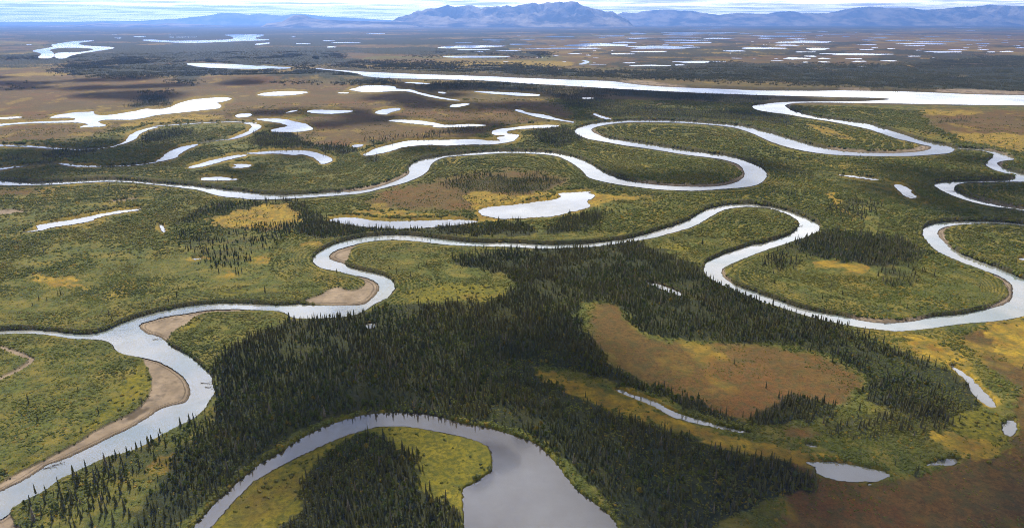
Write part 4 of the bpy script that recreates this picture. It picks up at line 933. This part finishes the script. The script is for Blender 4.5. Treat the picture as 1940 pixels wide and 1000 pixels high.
# ------------------------------------------------------------------ driftwood and snags
def log_mesh(seed, ln, r, branches=3):
    rr = random.Random(seed); V = []; Fs = []
    def tube(p, q, r0, r1, k=6, seg=4):
        p, q = Vector(p), Vector(q); d = (q - p).normalized(); u = d.orthogonal().normalized(); v = d.cross(u); o = len(V)
        for j in range(seg + 1):
            t = j / seg; c_ = p.lerp(q, t) + u * rr.uniform(-.4, .4) * r0; rad = r0 + (r1 - r0) * t
            for i in range(k): V.append(tuple(c_ + (u * cos(6.283 * i / k) + v * sin(6.283 * i / k)) * rad))
        for j in range(seg):
            for i in range(k): Fs.append((o + j * k + i, o + j * k + (i + 1) % k, o + (j + 1) * k + (i + 1) % k, o + (j + 1) * k + i))
    tube((-ln / 2, 0, .1), (ln / 2, 0, .5), r, r * .35)
    for _ in range(branches):
        x = rr.uniform(-ln * .1, ln * .45); a = rr.uniform(-1.2, 1.2)
        tube((x, 0, .3), (x + rr.uniform(.5, 1.6), sin(a) * 1.6, .4 + abs(cos(a)) * 1.6), r * .4, r * .1, 5, 3)
    for i in range(5):
        a = i * 1.256; tube((-ln / 2, 0, .1), (-ln / 2 - .5, cos(a) * .9, .1 + sin(a) * .9), r * .5, r * .12, 5, 2)
    return mesh_np('driftwood_log', V, Fs, M_WOOD)
logs = [log_mesh(i, 6 + i, .28, 3 + i) for i in range(3)]
for sp, rz, i, lb in (('M 350,622', .5, 0, 'dark stranded log in the pale river near the left sandbar'), ('M 303,640', .4, 1, 'short snag in the water at the foot of the left sandbar'),
                   ('M 1225,143', 0, 2, 'fallen tree lying in the water off the forested bend'), ('M 1240,170', -.2, 0, 'second fallen tree in the water just below the first at the forested bend'),
                   ('K 1203,512', 1.0, 2, 'leaning snag in the river below the right hand loop bend'), ('K 1247,540', 1.3, 1, 'dark snag further downstream in the right hand loop river'),
                   ('I 935,882', .3, 1, 'driftwood pile at the tip of the left middle sandbar'), ('L 755,790', .2, 0, 'log on the shore of the lower right river loop'),
                   ('G 862,607', .4, 2, 'snag at the island shore of the double loop'), ('L 242,215', .5, 2, 'drift log on the bar inside the upper right loop')):
    p = S(sp)[0]; x, y = ground(p[0], p[1]); ob = link('driftwood_log', logs[i], loc=(float(x), float(y), .1)); ob.rotation_euler = (0, 0, rz); tag(ob, lb, 'driftwood')
# ------------------------------------------------------------------ mountains
MM, nt, b, o = mat('mountain_slope'); g = G(nt); pos = g.n('ShaderNodeNewGeometry').outputs['Position']
c = g.mix(g.mr(g.noise(pos, .0007, 6, .65), .42, .60), (.05, .05, .045), (.38, .33, .26))  # pale patches: sun breaking through cloud, painted into the slope colour
nt.links.new(c, b.inputs['Base Color']); b.inputs['Roughness'].default_value = 1; b.inputs['Specular IOR Level'].default_value = 0
bp = g.n('ShaderNodeBump'); bp.inputs['Strength'].default_value = 1; bp.inputs['Distance'].default_value = 260; nt.links.new(g.noise(pos, .0012, 6, .6), bp.inputs['Height']); nt.links.new(bp.outputs[0], b.inputs['Normal'])
def mountain(label, prof, dist, depth, seed, rug=.35):
    p = S(prof); xs = np.arange(p[0, 0], p[-1, 0] + .1, 1.5); top = np.interp(xs, p[:, 0], p[:, 1]) + (fbm(xs / 7 + seed, xs * 0 + seed, 3, .6) - .5) * 7 * rug ** 1.5
    rows = np.linspace(-1, 1, 61); Vs = []
    X, R = np.meshgrid(xs, rows)
    d = dist + R * depth
    TX = (X - 970) / F * dist / CP * 1.0
    hpx = (42 - np.interp(X, xs, top)); hh = H + hpx / F * dist / CP * 1.0
    sh = (1 - np.abs(R) ** 1.3); 
    rdg = 1 - np.abs(fbm(TX / 1700 + seed, d / 2600, 6, .62) - .5) * 3.2
    fac = sh * (1 - rug + rug * rdg * 1.15) * (1 - .25 * (1 - sh))
    fac = np.where(np.abs(R) < .02, 1.0, np.minimum(fac, .985))
    Zz = np.maximum(hh, 0) * fac - 8 * (np.abs(R) > .97) - 2
    ed = np.clip(np.minimum(X - xs[0], xs[-1] - X) / 12, 0, 1); Zz = Zz * ed - (1 - ed) * 8
    Vv = np.stack([TX * (d / dist), d, Zz], -1).reshape(-1, 3)
    r, c = X.shape; ii = np.arange(r * c).reshape(r, c); Qq = np.stack([ii[:-1, :-1], ii[:-1, 1:], ii[1:, 1:], ii[1:, :-1]], -1).reshape(-1, 4)
    tag(link('mountain', mesh_np('mountain', Vv, Qq, MM, True)), label, kind='structure')
mountain('blue rugged mountain range with light slopes at centre horizon', 'B 1060,166 1110,160 1170,133 1230,122 1280,100 1320,93 1360,83 1430,77 1485,60 1530,72 1590,65 1640,63 1700,80 1740,67 1780,72 1860,67 C 0,62 40,72 90,58 130,55 180,48 210,55 260,42 310,45 340,40 390,45 425,37 460,45 500,65 540,72 600,90 640,98 690,100 730,120 790,150 850,168', 38000, 4500, 3, .55)
mountain('long rounded blue ridge on the horizon right of the main range', 'C 640,165 690,130 760,104 850,110 880,100 960,90 1060,88 1130,95 1210,95 1260,105 1380,120 1500,108 1700,115 1760,103 1840,97 1900,103 D 60,110 240,108 330,88 420,75 500,70 600,77 760,77 860,92 1000,80 1110,70 1180,70 1270,57 1330,62 1480,68 1600,60 1760,53 1923,50 2400,45 3400,70 4300,120', 52000, 4000, 8, .3)
mountain('small flat topped hill on the horizon left of the main range', 'B 250,176 330,170 400,162 440,140 480,122 520,120 560,124 600,140 650,147 760,153 900,157 1100,162 1300,170', 34000, 2500, 5, .1)
mountain('low hills on the far left horizon', 'A 560,190 700,186 950,180 1090,167 1180,178 1330,173 1430,180 1520,170 1700,178 1900,186', 40000, 2500, 15, .1)
mountain('faint pale mountain range far behind the small hill', 'A -1200,172 0,166 430,163 800,164 1340,156 1600,142 1780,124 B 0,110 100,107 190,120 260,112 400,126 500,112 560,116 640,127 850,138 1000,146 1150,156 1400,166', 68000, 2500, 22, .1)
# ------------------------------------------------------------------ broken cloud above the plain (out of the frame, it shades the ground)
CM, nt, b, o = mat('cloud'); b.inputs['Base Color'].default_value = (.22, .22, .22, 1); b.inputs['Roughness'].default_value = 1; b.inputs['Specular IOR Level'].default_value = 0
CLOUD_Z = 1900.0
def cloud(label, spec, rad, n, seed):
    p = S(spec); x, y = ground(p[:, 0], p[:, 1]); k = CLOUD_Z / SUN_DIR.z
    P = np.stack([x + SUN_DIR.x * k, y + SUN_DIR.y * k], 1); rr = random.Random(seed); V = []; Fs = []; c = 0
    while c < n:
        u = rr.uniform(P[:, 0].min(), P[:, 0].max()); v = rr.uniform(P[:, 1].min(), P[:, 1].max())
        if not inside(P, u, v): continue
        c += 1; blob(seed * 100 + c, 2, rad * rr.uniform(.6, 1.2), rad * rr.uniform(.4, .8), .16, (u, v, CLOUD_Z + rr.uniform(0, 60)), V, Fs)
    V = np.array(V); V[:, 2] = np.where(V[:, 2] < CLOUD_Z - 20, CLOUD_Z - 20 + (V[:, 2] - CLOUD_Z + 20) * .15, V[:, 2])
    tag(link('cloud', mesh_np('cloud', V, Fs, CM, True)), label, kind='structure')
cloud('grey cumulus cloud overhead shading the spruce ridge', 'Z 430,700 560,640 740,620 960,600 1120,650 1300,760 1500,800 1720,780 1760,840 1500,880 1300,860 1000,800 800,740 560,760 400,860 330,830', 42, 14, 1)
cloud('grey cumulus cloud overhead shading the bottom right bog', 'Z 1150,960 1400,900 1700,930 1960,880 2300,900 2300,1200 1150,1200', 45, 12, 6)
cloud('cumulus cloud shading the middle river loops', 'Z 1080,300 1300,250 1460,300 1560,320 1880,300 1940,360 1900,430 1600,420 1400,370 1200,380 1000,340', 70, 10, 2)
cloud('cumulus cloud shading the upper tundra', 'Z 500,200 900,210 1000,235 800,300 600,310 450,270', 75, 14, 3)
cloud('cumulus cloud shading the upper left loop', 'Z -100,300 300,250 500,290 450,340 0,330', 70, 15, 7)
cloud('cumulus cloud shading the far river banks', 'Z 700,160 1300,170 1500,185 1400,215 1000,215 700,190', 120, 34, 4)
cloud('cumulus cloud shading the distant tundra', 'Z -200,150 200,140 500,150 300,185 0,180', 120, 18, 5)
# ------------------------------------------------------------------ air
HAZE = True
if HAZE:
    hw = 90000; zt = 1600; zb = -20
    V = [(-hw, -3000, zb), (hw, -3000, zb), (hw, 78000, zb), (-hw, 78000, zb), (-hw, -3000, zt), (hw, -3000, zt), (hw, 78000, zt), (-hw, 78000, zt)]
    Fs = [(0, 3, 2, 1), (4, 5, 6, 7), (0, 1, 5, 4), (1, 2, 6, 5), (2, 3, 7, 6), (3, 0, 4, 7)]
    m = bpy.data.materials.new('haze'); m.use_nodes = True; m.node_tree.nodes.clear()
    o = m.node_tree.nodes.new('ShaderNodeOutputMaterial'); pv = m.node_tree.nodes.new('ShaderNodeVolumePrincipled')
    pv.inputs['Color'].default_value = (.18, .38, 1, 1); pv.inputs['Density'].default_value = 2.9e-5; pv.inputs['Anisotropy'].default_value = .6
    m.node_tree.links.new(pv.outputs[0], o.inputs['Volume'])
    hme = mesh_np('haze', V, Fs, m)
    tag(link('haze', hme), 'thin blue haze over the whole plain', kind='stuff')
